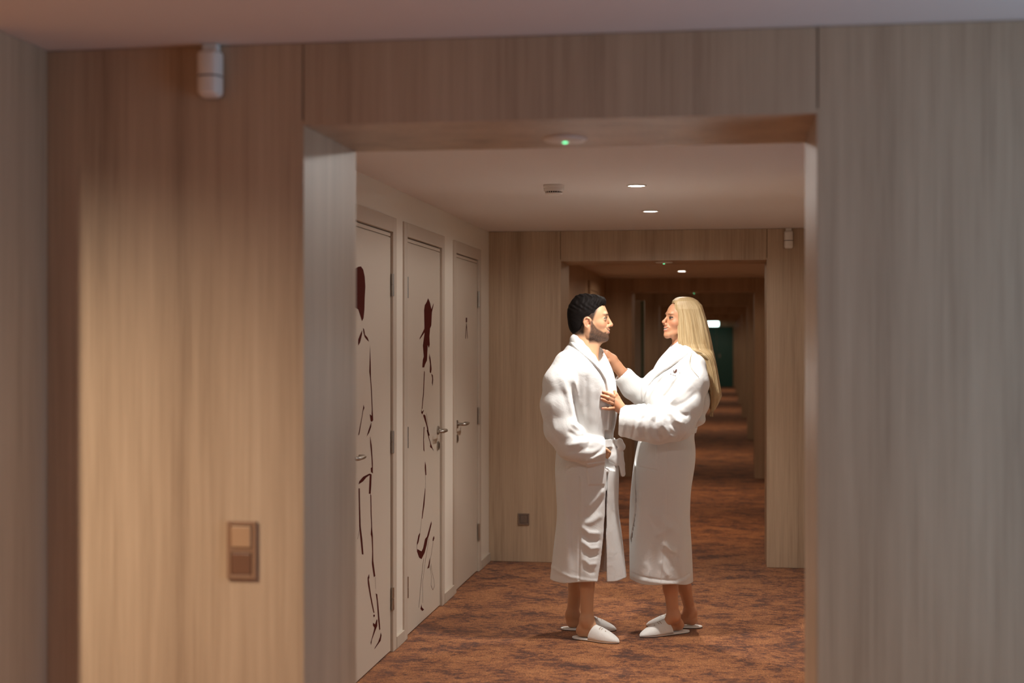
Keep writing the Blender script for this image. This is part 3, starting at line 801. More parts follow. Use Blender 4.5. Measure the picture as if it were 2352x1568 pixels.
def face_tone(V, H, male, base):
    Q = H.inv(V); f, u, l = Q[:, 0], Q[:, 1], np.abs(Q[:, 2])
    col = np.tile(base, (len(V), 1)).astype(np.float32)
    def blend(w, c):
        nonlocal col
        w = np.clip(w, 0, 1)[:, None]; col = col * (1 - w) + np.array(c, np.float32) * w
    near = (u > -60) & (u < 80) & (np.abs(f) < 75) & (l < 50)
    bump = lambda cf, cu, cl, rf, ru, rl: near * np.exp(-(((f - cf) / rf) ** 2 + ((u - cu) / ru) ** 2 + ((l - cl) / rl) ** 2))
    blend(.35 * bump(32, -4, 19, 12, 9, 12), SK(214, 128, 98))                   # cheeks
    blend(.45 * bump(52, -4, 0, 8, 6, 9), SK(216, 138, 106))
    blend(.55 * bump(-1, 0, 34, 9, 14, 6), SK(222, 132, 104))                    # ears
    if male:
        sstep = lambda x: np.clip(x, 0, 1) ** 2 * (3 - 2 * np.clip(x, 0, 1))
        ub = np.interp(f, [3, 9, 14, 20, 28, 35, 41, 48], [8, 6, -3, -11, -16, -20, -19, -22])
        jaw = near * sstep((ub - u) / 5 + .3) * sstep((f - 3 + np.clip(-16 - u, 0, 20) * .2) / 5) * sstep((u + 50) / 10)
        mo = near * sstep((f - 37) / 5) * np.exp(-((u + 11.0) / 2.0) ** 2) * (l < 14)
        lipz = near * (f > 40) * np.exp(-(((u + 17.5) / 6.0) ** 4)) * (l < 13)
        rn = np.random.RandomState(3).rand(len(V)); blend(np.clip(np.maximum(jaw * (1 - lipz), .85 * mo), 0, 1) * (.78 + .22 * rn), SK(52, 33, 26))
        hl = np.interp(f, [-12, -4, 4, 10, 15, 20, 27], [-22, 2, 2, 2, 16, 28, 40])
        sk = near * sstep((u - hl) / 16 + .5) * sstep((30 - f) / 6)     # cropped hair over the ears, fading into the skin
        nk = near * sstep((-5 - f) / 7) * sstep((u + 36) / 14)
        ear = (l > 29.5) & (((f + 1) / 10.5) ** 2 + (u / 14.5) ** 2 < 1)
        blend(np.clip(np.maximum(sk, nk), 0, 1) * (~ear) * (.86 + .14 * rn), SK(26, 19, 17))
    lip = SK(176, 92, 80) if male else SK(186, 78, 70)
    blend(.85 * bump(47, -14.4, 3, 4, 1.8, 9), lip); blend(.85 * bump(46, -21.0, 3, 4, 2.2, 8.5), lip)
    blend((near & (f > 39) & (np.abs(u + 17.3) < 2.4) & (l < 8.5)) * 1.0, SK(206, 190, 176))
    # brows, lashes, eyes
    br = near * (f > 32) * np.exp(-((u - (20.0 if male else 19.5) + .10 * np.abs(l - 13)) / (1.9 if male else 1.3)) ** 4) * (l > 5) * np.clip((24 - l) / 5, 0, 1)
    blend(br * (.85 if male else .7), SK(44, 28, 22) if male else SK(104, 70, 44))
    eye = near & (f > 35.5) & (np.abs(u - 9.6) < 2.5 - .016 * (l - 14.5) ** 2) & (np.abs(l - 14.5) < 7)
    blend(eye * 1.0, SK(150, 124, 108))
    blend((eye & (l < 18.5) & (l > 8.5)) * 1.0, SK(40, 28, 22))
    lash = near & (f > 35.5) & (np.abs(u - 12.3 + .012 * (l - 14) ** 2) < (1.1 if male else 1.7)) & (l > 8) & (l < 22.5)
    blend(lash * .95, SK(30, 18, 14))
    return col

def foot(fd, ankle, heel, toe, floor, sc=1.0):
    """bare foot from the ankle: heel, instep and five toes"""
    h = np.array(heel, float); t = np.array(toe, float); d = (t - h); L = np.linalg.norm(d); d /= L
    n = np.array([-d[2], 0, d[0]])
    z = lambda q, up: np.array([q[0], floor - up, q[2]])
    fd.cone(z(h + d * L * .10, 12), z(h + d * L * .14, 15), 11 * sc, 11 * sc, 6)
    fd.cone(ankle, z(h + d * L * .17, 20), 14.5 * sc, 13 * sc, 10)
    fd.cone(ankle, z(h + d * L * .50, 12), 14 * sc, 9 * sc, 9)
    fd.cone(z(h + d * L * .15, 12), z(h + d * L * .66, 8.5), 11 * sc, 8 * sc, 6)
    for i in range(5):
        q = (i - 2) * 5.0 * sc; ln = [.88, .88, .86, .83, .79][i]
        fd.cone(z(h + d * L * .58 + n * q * .9, 8), z(h + d * L * ln + n * q * .8, 5), 5.2 * sc, 3.2 * sc, 2.5)
    for q in (-1, 1): fd.ell(np.array(ankle) + n * q * 12 * sc + np.array([0, 4, 0]), (6, 7, 5), None, 5)

def slipper(pr, heel, toe, name='slipper', wide=19.0, logo=True):
    """open-heeled slipper: flat oval sole with dark underside and a closed vamp"""
    fl = pr.floor
    h = np.array(heel, float); t = np.array(toe, float); d = t - h; L = float(np.linalg.norm(d[[0, 2]])); d = np.array([d[0], 0, d[2]]) / L
    n = np.array([-d[2], 0, d[0]])
    root = empty(name, parent=pr.root)
    def outline(f):       # half width along the foot
        return wide * np.interp(f, [0, .03, .1, .25, .45, .65, .8, .9, .96, .99, 1], [.12, .5, .78, .88, .84, 1.0, .94, .70, .44, .24, .08])
    N = 40
    def loft(nm, m, up0, up1, grow, f0=0, f1=1, par=root):
        bm = bmesh.new(); lo, hi = [], []
        fs = [f0 + (f1 - f0) * i / N for i in range(N + 1)]
        ring = [(f, -1) for f in fs] + [(f, 1) for f in reversed(fs)]
        for up, dst in ((up0, lo), (up1, hi)):
            for f, sd in ring:
                q = h + d * (f * L) + n * sd * (float(outline(f)) + grow)
                dst.append(bm.verts.new(pr.loc(np.array([q[0], fl - up, q[2]]))))
        k = len(ring)
        for i in range(k): bm.faces.new((lo[i], lo[(i + 1) % k], hi[(i + 1) % k], hi[i]))
        bm.faces.new(lo); bm.faces.new(hi); bmesh.ops.recalc_face_normals(bm, faces=bm.faces)
        o = mesh_obj(nm, bm, m, par); md = o.modifiers.new('bevel', 'BEVEL'); md.width = .0016; md.segments = 2; md.limit_method = 'ANGLE'
        return o
    loft('outsole', M_SOLE, 0.0, 1.4, -.8)
    loft('insole', M_SLIP, 1.5, 4.6, 0)
    # vamp: arched shell over the toes
    bm = bmesh.new(); NA, NF = 22, 26; outer = []; inner = []
    for rr, thick in ((outer, 0.0), (inner, 1.6)):
        for i in range(NF + 1):
            f = .40 + .595 * i / NF
            row = []
            for j in range(NA + 1):
                ang = math.pi * j / NA; wv = float(outline(f)) + .5 - thick
                # the opening edge is cut back over the instep
                ff = f + (.10 * math.sin(ang) ** 1.5) * (1 - i / NF) * 1.0
                ht = np.interp(f, [.40, .55, .7, .85, .95, 1], [35, 30.5, 24, 16, 9.5, 3.8]) - thick
                q = h + d * (ff * L) + n * math.copysign(abs(math.cos(ang)) ** .8, math.cos(ang)) * wv
                up = 4.0 + (math.sin(ang) ** .85) * (ht - 3.0)
                row.append(bm.verts.new(pr.loc(np.array([q[0], fl - up, q[2]]))))
            rr.append(row)
    for i in range(NF):
        for j in range(NA):
            bm.faces.new((outer[i][j], outer[i + 1][j], outer[i + 1][j + 1], outer[i][j + 1]))
            bm.faces.new((inner[i][j], inner[i][j + 1], inner[i + 1][j + 1], inner[i + 1][j]))
    for j in range(NA): bm.faces.new((outer[0][j], outer[0][j + 1], inner[0][j + 1], inner[0][j])); bm.faces.new((outer[NF][j + 1], outer[NF][j], inner[NF][j], inner[NF][j + 1]))
    for i in range(NF):
        bm.faces.new((outer[i + 1][0], outer[i][0], inner[i][0], inner[i + 1][0])); bm.faces.new((outer[i][NA], outer[i + 1][NA], inner[i + 1][NA], inner[i][NA]))
    bmesh.ops.recalc_face_normals(bm, faces=bm.faces)
    vamp = mesh_obj('vamp', bm, M_SLIP, root, smooth=True)
    if logo:      # small printed mark and two lines of lettering on the vamp
        bm = bmesh.new()
        def surf(f, x):
            g = f
            for _ in range(4):
                wv = float(outline(g)) + .5; cx = np.clip(x / wv, -1, 1); ang = math.acos(math.copysign(abs(cx) ** 1.25, cx)); sn = math.sin(ang) ** 1.5
                g = (f - .1672 * sn) / (1 - .16807 * sn)
            ht = float(np.interp(g, [.40, .55, .7, .85, .95, 1], [35, 30.5, 24, 16, 9.5, 3.8])); q = h + d * (f * L) + n * x
            return pr.loc(np.array([q[0], fl - (4.0 + math.sin(ang) ** .85 * (ht - 3.0) + .5), q[2] - .4]))
        sd = -1 if n[2] > 0 else 1
        for fc, x0, x1, th in ((.62, 0, 11, .008), (.66, 1, 10, .007)):
            for i in range(5):
                xa = sd * (x0 + (x1 - x0) * i / 5); xb = sd * (x0 + (x1 - x0) * (i + .7) / 5)
                bm.faces.new([bm.verts.new(surf(*q)) for q in ((fc - th, xa), (fc - th, xb), (fc + th, xb), (fc + th, xa))])
        c = (.735, sd * 5.5); bm.faces.new([bm.verts.new(surf(c[0] + .013 * math.cos(k * .785), c[1] + 1.6 * math.sin(k * .785))) for k in range(8)])
        bmesh.ops.recalc_face_normals(bm, faces=bm.faces)
        tag(mesh_obj('printed_mark', bm, M_EMBL, vamp), kind='stuff')
    return root

# ---------------------------------------------------------------- the man
MAN = Person('person', 1340, 7.60, 'dark haired bearded person in a white bathrobe facing a blond person')
P = MAN.P
man_rows = [(776, 1318, 1362, 24), (788, 1309, 1374, 40), (800, 1298, 1383, 60), (815, 1286, 1391, 82), (835, 1274, 1402, 96), (870, 1266, 1413, 98), (920, 1266, 1418, 92), (960, 1270, 1417, 86),
            (1005, 1280, 1406, 78), (1025, 1279, 1411, 80), (1040, 1277, 1416, 82), (1080, 1274, 1421, 86), (1126, 1277, 1418, 86), (1175, 1278, 1418, 84), (1233, 1273, 1425, 84), (1340, 1263, 1437, 84)]
def man_ripple(t, y):
    g = np.clip((y - 1010) / 330, 0, 1); gu = np.clip((1000 - y) / 120, 0, 1)
    return (g * (2.6 * np.sin(5 * t + .8 + y * .006) + 1.8 * np.sin(9 * t + 2 - y * .004)) + .8 * np.sin(3 * t + y * .03) * gu).astype(np.float32)
rb = Field(rng((1232, 1450, 1.35)), rng((762, 1345, 1.4)), rng((-128, 128, 1.6)))
rb.put(trunk(rb, man_rows, 2.2, man_ripple), (1225, 770, -115), (1455, 1345, 115), 3)
MAN_HEM = 1324
# near (right) arm: hanging upper arm, bent elbow, forearm to the pocket
rb.chain([P(1306, 838, -72), P(1286, 880, -84), P(1279, 930, -88), P(1288, 985, -88)], [34, 36, 35, 37], 13)
rb.chain([P(1288, 985, -88), P(1312, 1022, -88), P(1350, 1034, -84), P(1384, 1034, -76)], [37, 34, 30, 26], 8)
# far (left) arm hangs on the hidden side
rb.chain([P(1332, 838, 74), P(1318, 900, 90), P(1322, 975, 92), P(1350, 1040, 84)], [33, 34, 33, 28], 12)
patches(rb, [(q_ := [P(a, b, -76)[:2] for a, b in ((1391, 990), (1425, 990), (1425, 1085), (1391, 1075))], -50, 1.5)], -48, 5)     # the cuff ends here
rb.cone(P(1381, 1035, -74), P(1396, 1036, -73), 17, 19, 3, 'sub')
# folds, seams, panels on the camera side
q = lambda pts, c=-75: [P(a, b, c)[:2] for a, b in pts]
folds(rb, [
    (q([(1306, 787), (1329, 807), (1357, 832), (1376, 854), (1388, 874), (1392, 896)], -60), -2.6, 2.4, 1),
    (q([(1272, 850), (1277, 868), (1290, 900), (1306, 940), (1318, 985)]), -1.5, 9),
    (q([(1304, 868), (1316, 905), (1326, 950), (1336, 985)]), -4.2, 8), (q([(1296, 880), (1310, 930), (1320, 975)]), 2.5, 7),
    (q([(1318, 860), (1324, 900), (1330, 940)]), 2.2, 5),
    (q([(1346, 860), (1345, 900), (1344, 950)]), -1.6, 5), (q([(1358, 880), (1356, 930), (1354, 975)]), 1.6, 6), (q([(1372, 900), (1368, 950), (1366, 990)]), -1.5, 5),
    (q([(1310, 968), (1330, 982), (1344, 996)]), 3.2, 5), (q([(1300, 985), (1322, 1000), (1350, 1004)]), -2.6, 5), 
    (q([(1300, 1020), (1330, 1012), (1362, 1008), (1384, 1016)]), 2.6, 6), (q([(1296, 1035), (1330, 1030), (1372, 1024)]), -2.0, 6), (q([(1345, 1030), (1352, 1012), (1360, 1002)]), -2.2, 4),
    (q([(1338, 1058), (1362, 1050), (1388, 1036)]), 2.4, 5), (q([(1355, 1046), (1376, 1034), (1388, 1020)]), -1.8, 4),
    (q([(1268, 905), (1262, 950), (1276, 1000)]), 2.0, 9), (q([(1256, 960), (1268, 990), (1290, 1016)]), -1.6, 5),
    (q([(1330, 1096), (1330, 1150), (1331, 1230), (1329, 1330)]), -1.8, 2.2, 1), (q([(1335, 1096), (1335, 1150), (1336, 1230), (1334, 1330)]), 1.0, 3, 1),
    (q([(1388, 1120), (1368, 1145), (1345, 1165)]), 3.4, 8), (q([(1386, 1140), (1366, 1170), (1340, 1195)]), -2.0, 7), (q([(1384, 1180), (1362, 1195), (1336, 1200)]), 2.2, 7),
    (q([(1332, 1205), (1352, 1222), (1380, 1224)]), 3.0, 6), (q([(1334, 1222), (1354, 1240), (1380, 1240)]), -2.4, 5), (q([(1334, 1240), (1356, 1258), (1378, 1256)]), 2.6, 5),
    (q([(1336, 1262), (1356, 1276), (1376, 1272)]), -2.0, 5), (q([(1336, 1280), (1354, 1294), (1372, 1292)]), 2.0, 5), (q([(1340, 1300), (1356, 1312), (1368, 1312)]), -1.6, 5),
    (q([(1290, 1100), (1298, 1180), (1304, 1260), (1306, 1320)]), 2.4, 9), (q([(1310, 1080), (1314, 1180), (1318, 1320)]), -2.0, 8), (q([(1282, 1160), (1284, 1240), (1284, 1310)]), -1.8, 7),
    (q([(1270, 1310), (1310, 1325), (1340, 1330), (1368, 1332)]), 1.2, 4, 1),
    (q([(1418, 1110), (1421, 1180), (1427, 1250), (1432, 1330)], -20), -1.0, 2, 1),
], 10)
patches(rb, [(q([(1346, 1062), (1391, 1058), (1388, 1112), (1351, 1112)]), 3.2, 1.6),                        # pocket
             (q([(1345, 793), (1365, 815), (1378, 834), (1396, 868), (1402, 905), (1406, 960), (1400, 1004), (1392, 1004), (1396, 950), (1392, 900), (1386, 872), (1374, 851), (1356, 830), (1328, 806), (1308, 788), (1316, 770)], -40), 3.4, 2.0)], 6)
# front edge of the wrap and the opening below the knee
slit = q([(1390.5, 1185), (1389, 1230), (1391, 1345), (1371, 1345), (1380, 1290), (1387, 1230), (1389.2, 1190)], -60)
folds(rb, [(q([(1394, 1086), (1391, 1150), (1389.5, 1210)], -60), -6, 1.8, 1)], 0)
patches(rb, [(slit, -40, 2.0)], -14, 10)
patches(rb, [(q([(1394, 1070), (1422, 1075), (1440, 1345), (1392, 1345), (1390, 1230)], -40), 1.6, 1.5)], 8)
# hollow the skirt so the hem is open cloth
inner = trunk(rb, [(r[0], r[1] + 5, r[2] - 5, r[3] - 5) for r in man_rows], 2.2, man_ripple)
rb.put(lambda x, y, z: np.maximum(inner(x, y, z), 1120 - y), (1225, 1110, -115), (1455, 1345, 115), 2, 'sub')
hemw = lambda x, y, z: MAN_HEM + 2.5 * np.sin(x * .05) - .03 * (x - 1340) - y
rb.put(lambda x, y, z: hemw(x, y, z) + 0 * z, (1225, 1290, -128), (1455, 1345, 128), 1.5, 'sub')
# neck opening
rb.chain([P(1340, 752, 0), P(1345, 790, 0), P(1362, 812, 0)], [27, 25, 17], 4, 'sub')
patches(rb, [(q([(1312, 762), (1324, 775), (1347, 797), (1366, 818), (1377, 834), (1383, 822), (1386, 806), (1380, 786), (1372, 760), (1320, 745)], -30), -70, 2.0)], 16, 10)
def front(fd, a, b):      # camera-side surface depth of a garment
    i = int(np.argmin(np.abs(fd.ax[0] - a))); j = int(np.argmin(np.abs(fd.ax[1] - b))); col = fd.F[i, j]
    k = np.nonzero(col < 0)[0]
    return float(fd.ax[2][k[0]]) if len(k) else 0.0
man_front = lambda a, b: front(rb, a, b)
robe_m = MAN.build('bathrobe', rb, M_ROBE)
tag(robe_m, 'white terry bathrobe')
# shawl collar
cl = Field(rng((1296, 1412, 1.2)), rng((756, 900, 1.2)), rng((-64, 64, 1.3)))
def collar(fd, pts, rs, axis, k=5, fl=1.8):
    for i in range(len(pts) - 1):
        m_ = (np.array(pts[i]) + np.array(pts[i + 1])) / 2 - np.array(axis); m_[1] *= .45
        fd.cone(pts[i], pts[i + 1], rs[i], rs[i + 1], k, 'add', (m_ / np.linalg.norm(m_), fl))
axm = (1348, 800, 0)
collar(cl, [P(1315, 779, 0), P(1316, 778, -12), P(1320, 781, -24), P(1330, 792, -36), P(1344, 808, -44), P(1358, 824, -46), P(1370, 842, -44), P(1382, 866, -36)], [9, 9.5, 10.5, 12, 11.5, 11, 10, 6], axm)
collar(cl, [P(1315, 779, 0), P(1316, 778, 12), P(1321, 779, 24), P(1338, 784, 34), P(1360, 794, 34), P(1377, 808, 26), P(1390, 830, 12), P(1398, 850, 2)], [9, 9.5, 10.5, 11, 10, 9, 8, 5], axm)
MAN.build('collar', cl, M_ROBE, robe_m)
# belt with bow and tails
bl = Field(rng((1262, 1445, 1.2)), rng((994, 1100, 1.2)), rng((-98, 98, 1.5)))
bw = trunk(bl, [(r[0], r[1] - 3, r[2] + 4, r[3] + 3) for r in man_rows], 2.2)
bl.put(lambda x, y, z: np.maximum(bw(x, y, z), np.abs(y - (1012 + .03 * (x - 1340))) - 9), (1255, 998, -98), (1445, 1026, 98), 2)
cB = -34
bl.ell(P(1413, 1018, cB), (9, 9, 9), None, 4)
flb = (np.array([.5, 0, -.866]), 2.2)
bl.chain([P(1413, 1018, cB - 2), P(1406, 1032, cB - 10), P(1407, 1050, cB - 12), P(1416, 1062, cB - 10)], [7, 11, 13, 8], 4, flat=flb)
bl.chain([P(1414, 1018, cB), P(1423, 1016, cB - 6), P(1428, 1026, cB - 6), P(1420, 1036, cB - 6)], [7, 9, 9, 6], 4, flat=flb)
bl.chain([P(1416, 1022, cB), P(1425, 1040, cB - 3), P(1428, 1066, cB - 3), P(1431, 1088, cB - 3)], [6, 8, 8, 6.5], 3, flat=flb)
bl.chain([P(1410, 1052, cB - 21), P(1418, 1060, cB - 20)], [2.5, 2], 3, 'sub')
bl.chain([P(1409, 1030, cB - 22), P(1411, 1050, cB - 24)], [2, 2], 3, 'sub')
MAN.build('belt', bl, M_ROBE, robe_m)
# body
HM = Head(P(1352, 742, 0), rot_axes(math.radians(6), math.radians(0), 0, 1), 1.0)
bd = Field(rng((1268, 1444, 1.0)), rng((668, 800, 0.85), (1330, 4.0), (1462, 1.2)), rng((-118, -50, 1.6), (52, 1.0), (112, 1.8)))
sculpt_head(bd, HM, True)
bd.cone(HM.p(-10, -14), P(1340, 800, 0), 25, 28, 9); bd.cone(HM.p(8, -26), P(1356, 806, 0), 17, 20, 9)
bd.cone(HM.p(32, -34), P(1362, 792, 0), 7, 12, 8)
bd.ell(P(1340, 880, 0), (46, 78, 66), None, 14); bd.ell(P(1340, 1000, 0), (44, 70, 58), None, 14)
bd.chain([P(1316, 838, -62), P(1296, 930, -82), P(1300, 990, -84)], [17, 17, 15], 8)
bd.chain([P(1300, 990, -84), P(1345, 1030, -82), P(1372, 1036, -76)], [15, 12, 10], 6)
hw = np.array(P(1378, 1038, -72))
bd.ell(hw + [6, 2, 1], (12, 10, 6), None, 4)
for i, (dx, dy, ln) in enumerate([(12, -5, 10), (13, -1, 12), (12, 4, 11), (10, 8, 9)]):
    a_ = hw + [dx, dy, 2]; bd.chain([a_, a_ + [ln * .6, 1.5, 1], a_ + [ln * .8, 5, 4]], [3.8, 3.6, 3.2], 1.5)
bd.chain([hw + [4, -8, -3], hw + [14, -6, -6], hw + [22, 0, -7]], [4.2, 4, 3.4], 2)
bd.chain([P(1330, 842, 64), P(1320, 910, 80), P(1322, 975, 82), P(1350, 1040, 76)], [17, 17, 14, 10], 8)
bd.ell(P(1358, 1052, 74), (12, 12, 7), None, 4)
for i in range(4): bd.chain([np.array(P(1362, 1058, 74)) + [(i - 1.5) * 5, 0, 0], np.array(P(1366, 1074, 76)) + [(i - 1.5) * 5, 0, 0], np.array(P(1366, 1084, 80)) + [(i - 1.5) * 4.5, 0, 0]], [3.8, 3.6, 3.2], 1.5)
bd.chain([np.array(P(1370, 1050, 72)), np.array(P(1378, 1060, 72)), np.array(P(1380, 1070, 74))], [4.2, 4, 3.5], 2)
fl = MAN.floor
an1 = np.array(P(1348, 1424, -52)); an2 = np.array(P(1315, 1412, 56))
bd.chain([P(1346, 1050, -34), P(1350, 1200, -42), P(1350, 1290, -48), P(1348, 1345, -50), an1], [33, 26, 21, 16, 13.5], 8)
bd.chain([P(1330, 1050, 34), P(1328, 1200, 44), P(1326, 1290, 52), P(1323, 1345, 54), an2], [33, 26, 21, 17, 13.5], 8)
h1, t1 = (P(1316, 1462, -40)[0], fl, -36.), (P(1422, 1479, -98)[0], fl, -98.)
h2, t2 = (P(1288, 1444, 62)[0], fl, 60.), (P(1416, 1446, 44)[0], fl, 44.)
foot(bd, an1, np.array(h1) + [9, 0, -4], np.array(t1) + [-4, 0, 2], fl - 5); foot(bd, an2, np.array(h2) + [12, 0, -2], np.array(t2) + [-5, 0, 1], fl - 5)
MAN.build('body', bd, M_SKIN, tone=lambda V: face_tone(V, HM, True, SK(206, 158, 122)))
for h_, t_ in ((h1, t1), (h2, t2)): slipper(MAN, h_, t_, 'slipper', 20.5)
# hair: cropped sides, swept-up top
hr = Field(rng((1292, 1404, 0.9)), rng((664, 776, 0.9)), rng((-46, 46, 1.0)))
eh = lambda c, r, k=4.0, op='add': hr.ell(HM.p(*c), r, HM.R, k, op)
eh((-6, 22, 0), (43.5, 40.5, 33.2)); eh((-2, 40, 0), (39, 25.5, 29), 8); eh((14, 50, 0), (24, 14, 23), 8); eh((28, 49, 0), (10.5, 10, 19), 6); eh((-22, 0, 0), (25, 30, 28), 8); eh((-12, 56, 0), (20, 10, 18), 8)
# cut away face, temples and neck
hr.put(lambda x, y, z: -((( x - HM.O[0]) * HM.R[0][0] + (y - HM.O[1]) * HM.R[0][1] + (z - HM.O[2]) * HM.R[0][2]) - np.interp(-(y - HM.O[1]), [-40, -26, -8, -1, 4, 10, 20, 27, 32, 37, 42, 47], [-20, -16, -14, -6, 8, 11, 14, 17, 21, 27, 34, 60])),
       (1292, 664, -46), (1404, 776, 46), 2, 'sub')
for q_ in (-1, 1): eh((0, -2, q_ * 34), (11.5, 15, 12), 2, 'sub')
hr.put(lambda x, y, z: (HM.O[1] + 29 + .3 * (x - HM.O[0] + 25)) - y + 0 * z, (1292, 730, -46), (1404, 776, 46), 2, 'sub')
A_, B_, C_ = hr.coords((slice(None),) * 3)
hr.F += (1.2 * np.clip((B_ - 708) / 26, 0, 1) * np.clip((A_ - 1326) / 14, 0, 1)).astype(np.float32)
hr.F -= (.6 * np.sin(A_ * .55 + 1.2 * np.sin(B_ * .2) + C_ * .3) * np.sin(B_ * .38 + C_ * .25 + A_ * .15) * np.clip((722 - B_) / 16, .15, 1) * 1.5).astype(np.float32)
def man_strand(V):
    Q = HM.inv(V); return np.stack([np.arctan2(Q[:, 2], Q[:, 1] - 10) * 1.2, Q[:, 0] * .03, Q[:, 1] * .01], 1)
MAN.build('hair', hr, M_DARKH, strand=man_strand)

# ---------------------------------------------------------------- the woman
WOM = Person('person', 1530, 7.66, 'person with long straight blond hair in a white bathrobe with a chest emblem')
P = WOM.P
wom_rows = [(782, 1552, 1588, 22), (796, 1542, 1598, 34), (806, 1528, 1606, 54), (826, 1512, 1612, 74), (848, 1500, 1618, 80), (900, 1482, 1622, 80), (940, 1478, 1618, 76), (968, 1475, 1606, 70),
            (990, 1472, 1591, 66), (1006, 1468, 1594, 70), (1028, 1463, 1597, 75), (1060, 1457, 1596, 78), (1106, 1452, 1588, 78), (1135, 1449, 1584, 76), (1192, 1447, 1582, 74), (1259, 1448, 1586, 74), (1345, 1450, 1589, 74)]
def wom_ripple(t, y):
    g = np.clip((y - 1010) / 330, 0, 1)
    return (g * (1.8 * np.sin(4 * t + 2.1 + y * .005) + 1.4 * np.sin(8 * t + 1 - y * .004))).astype(np.float32)
rw = Field(rng((1412, 1640, 1.35)), rng((776, 1352, 1.4)), rng((-150, 128, 1.6)))
rw.put(trunk(rw, wom_rows, 2.2, wom_ripple), (1405, 776, -115), (1640, 1352, 115), 3)
rw.ell(P(1498, 900, -26), (26, 34, 30), None, 12)      # chest
rw.ell(P(1608, 920, -8), (22, 34, 50), None, 12)     # loose cloth bloused over the belt at the back
rw.ell(P(1600, 962, -10), (20, 16, 44), None, 8)
# near (left) arm reaching to his chest
rw.chain([P(1592, 842, -66), P(1590, 880, -82), P(1574, 930, -90), P(1552, 968, -94)], [30, 36, 39, 41], 12)
rw.chain([P(1552, 968, -94), P(1510, 974, -95), P(1470, 970, -92), P(1440, 967, -86)], [43, 42, 39, 36], 10)
rw.chain([P(1418, 965, -82), P(1436, 966, -85)], [31, 31], 2.5, 'sub')
# far (right) arm raised to his shoulder
rw.chain([P(1537, 846, 58), P(1508, 880, 74), P(1478, 906, 82)], [26, 28, 29], 12)
rw.chain([P(1478, 906, 82), P(1453, 890, 80), P(1435, 868, 76)], [29, 27, 25], 8)
rw.chain([P(1414, 850, 74), P(1430, 862, 75)], [19, 20], 2.5, 'sub')
qn = lambda pts, c=-108: [P(a, b, c)[:2] for a, b in pts]
qs = lambda pts, c=-70: [P(a, b, c)[:2] for a, b in pts]
folds(rw, [
    # near sleeve
    (qn([(1462, 928), (1458, 960), (1452, 1006)]), -1.6, 3, 1), (qn([(1436, 934), (1434, 968), (1428, 1004)]), 1.4, 4, 1),
    (qn([(1500, 944), (1488, 962), (1486, 990), (1500, 1014)]), 4.2, 7), (qn([(1512, 940), (1504, 968), (1508, 998), (1518, 1012)]), -4.2, 5.5), (qn([(1518, 944), (1520, 974), (1534, 998), (1552, 1006)]), 4.4, 6),
    (qn([(1530, 946), (1538, 972), (1556, 988)]), -3.8, 5), (qn([(1536, 940), (1548, 962), (1568, 972)]), 3.8, 5.5), (qn([(1546, 934), (1562, 950), (1580, 954)]), -3.0, 5),
    (qn([(1478, 950), (1474, 975), (1478, 1004)]), -2.8, 6), (qn([(1466, 960), (1462, 984), (1466, 1006)]), 1.8, 5),
    (qn([(1530, 930), (1556, 906), (1590, 880)]), 3.2, 8), (qn([(1540, 938), (1572, 922), (1600, 900)]), -2.4, 6), (qn([(1566, 880), (1552, 904), (1532, 928)]), 2.4, 5),
    (qn([(1570, 860), (1590, 846), (1604, 838)], -80), -1.6, 3.5), (qn([(1560, 846), (1562, 880), (1552, 906)], -80), -2.6, 4),
    (qn([(1612, 860), (1616, 910), (1606, 950)], -60), -1.6, 6), (qn([(1592, 960), (1572, 990), (1556, 1012)], -80), -1.2, 2),
    # far sleeve
    (qs([(1447, 850), (1444, 872), (1436, 894)], 50), -2.2, 3, 1), (qs([(1464, 872), (1460, 896), (1450, 920)], 50), -2.0, 4), (qs([(1474, 872), (1472, 900), (1464, 930)], 50), 1.8, 4), (qs([(1484, 874), (1484, 900), (1478, 930)], 50), -1.6, 4),
    # lapel edges
    (qs([(1582, 813), (1553, 834), (1527, 852), (1508, 868), (1490, 888), (1484, 910), (1481, 938)], -62), -4.6, 2.4, 1), (qs([(1574, 846), (1556, 872), (1540, 898), (1518, 924)], -84), -4.0, 5), (qs([(1552, 800), (1540, 818), (1532, 832)], -40), -2.4, 3),
    # skirt: side seam, front edge, pocket, leg folds
    (qs([(1533, 1022), (1531, 1100), (1530, 1200), (1518, 1340)]), -1.1, 1.8, 1),
    (qs([(1470, 1020), (1466, 1090), (1464, 1180), (1452, 1280)]), -4.2, 2.6, 1), (qs([(1476, 1100), (1472, 1180), (1462, 1250)]), 1.6, 6),
    (qs([(1508, 1026), (1508, 1078)]), 1.6, 2.0, 1), (qs([(1470, 1074), (1508, 1079)]), -1.8, 1.6, 1),
    (qs([(1500, 1170), (1524, 1200), (1560, 1230)]), 1.8, 10), (qs([(1500, 1230), (1524, 1222), (1546, 1206)]), 1.8, 6), (qs([(1512, 1216), (1500, 1200), (1492, 1180)]), -1.4, 5),
    (qs([(1520, 1244), (1540, 1262), (1556, 1270)]), 3.2, 6), (qs([(1518, 1262), (1536, 1284), (1548, 1310)]), -2.2, 6), (qs([(1516, 1284), (1524, 1306), (1536, 1326)]), 2.0, 6),
    (qs([(1552, 1270), (1554, 1300), (1564, 1338)]), -1.8, 6), (qs([(1480, 1290), (1490, 1310), (1492, 1334)]), 1.6, 7),
    (qs([(1456, 1332), (1500, 1336), (1552, 1341), (1586, 1330)]), 1.4, 4, 1), (qs([(1456, 1324), (1500, 1328), (1552, 1333), (1586, 1322)]), -.9, 2.2, 1),
], 12)
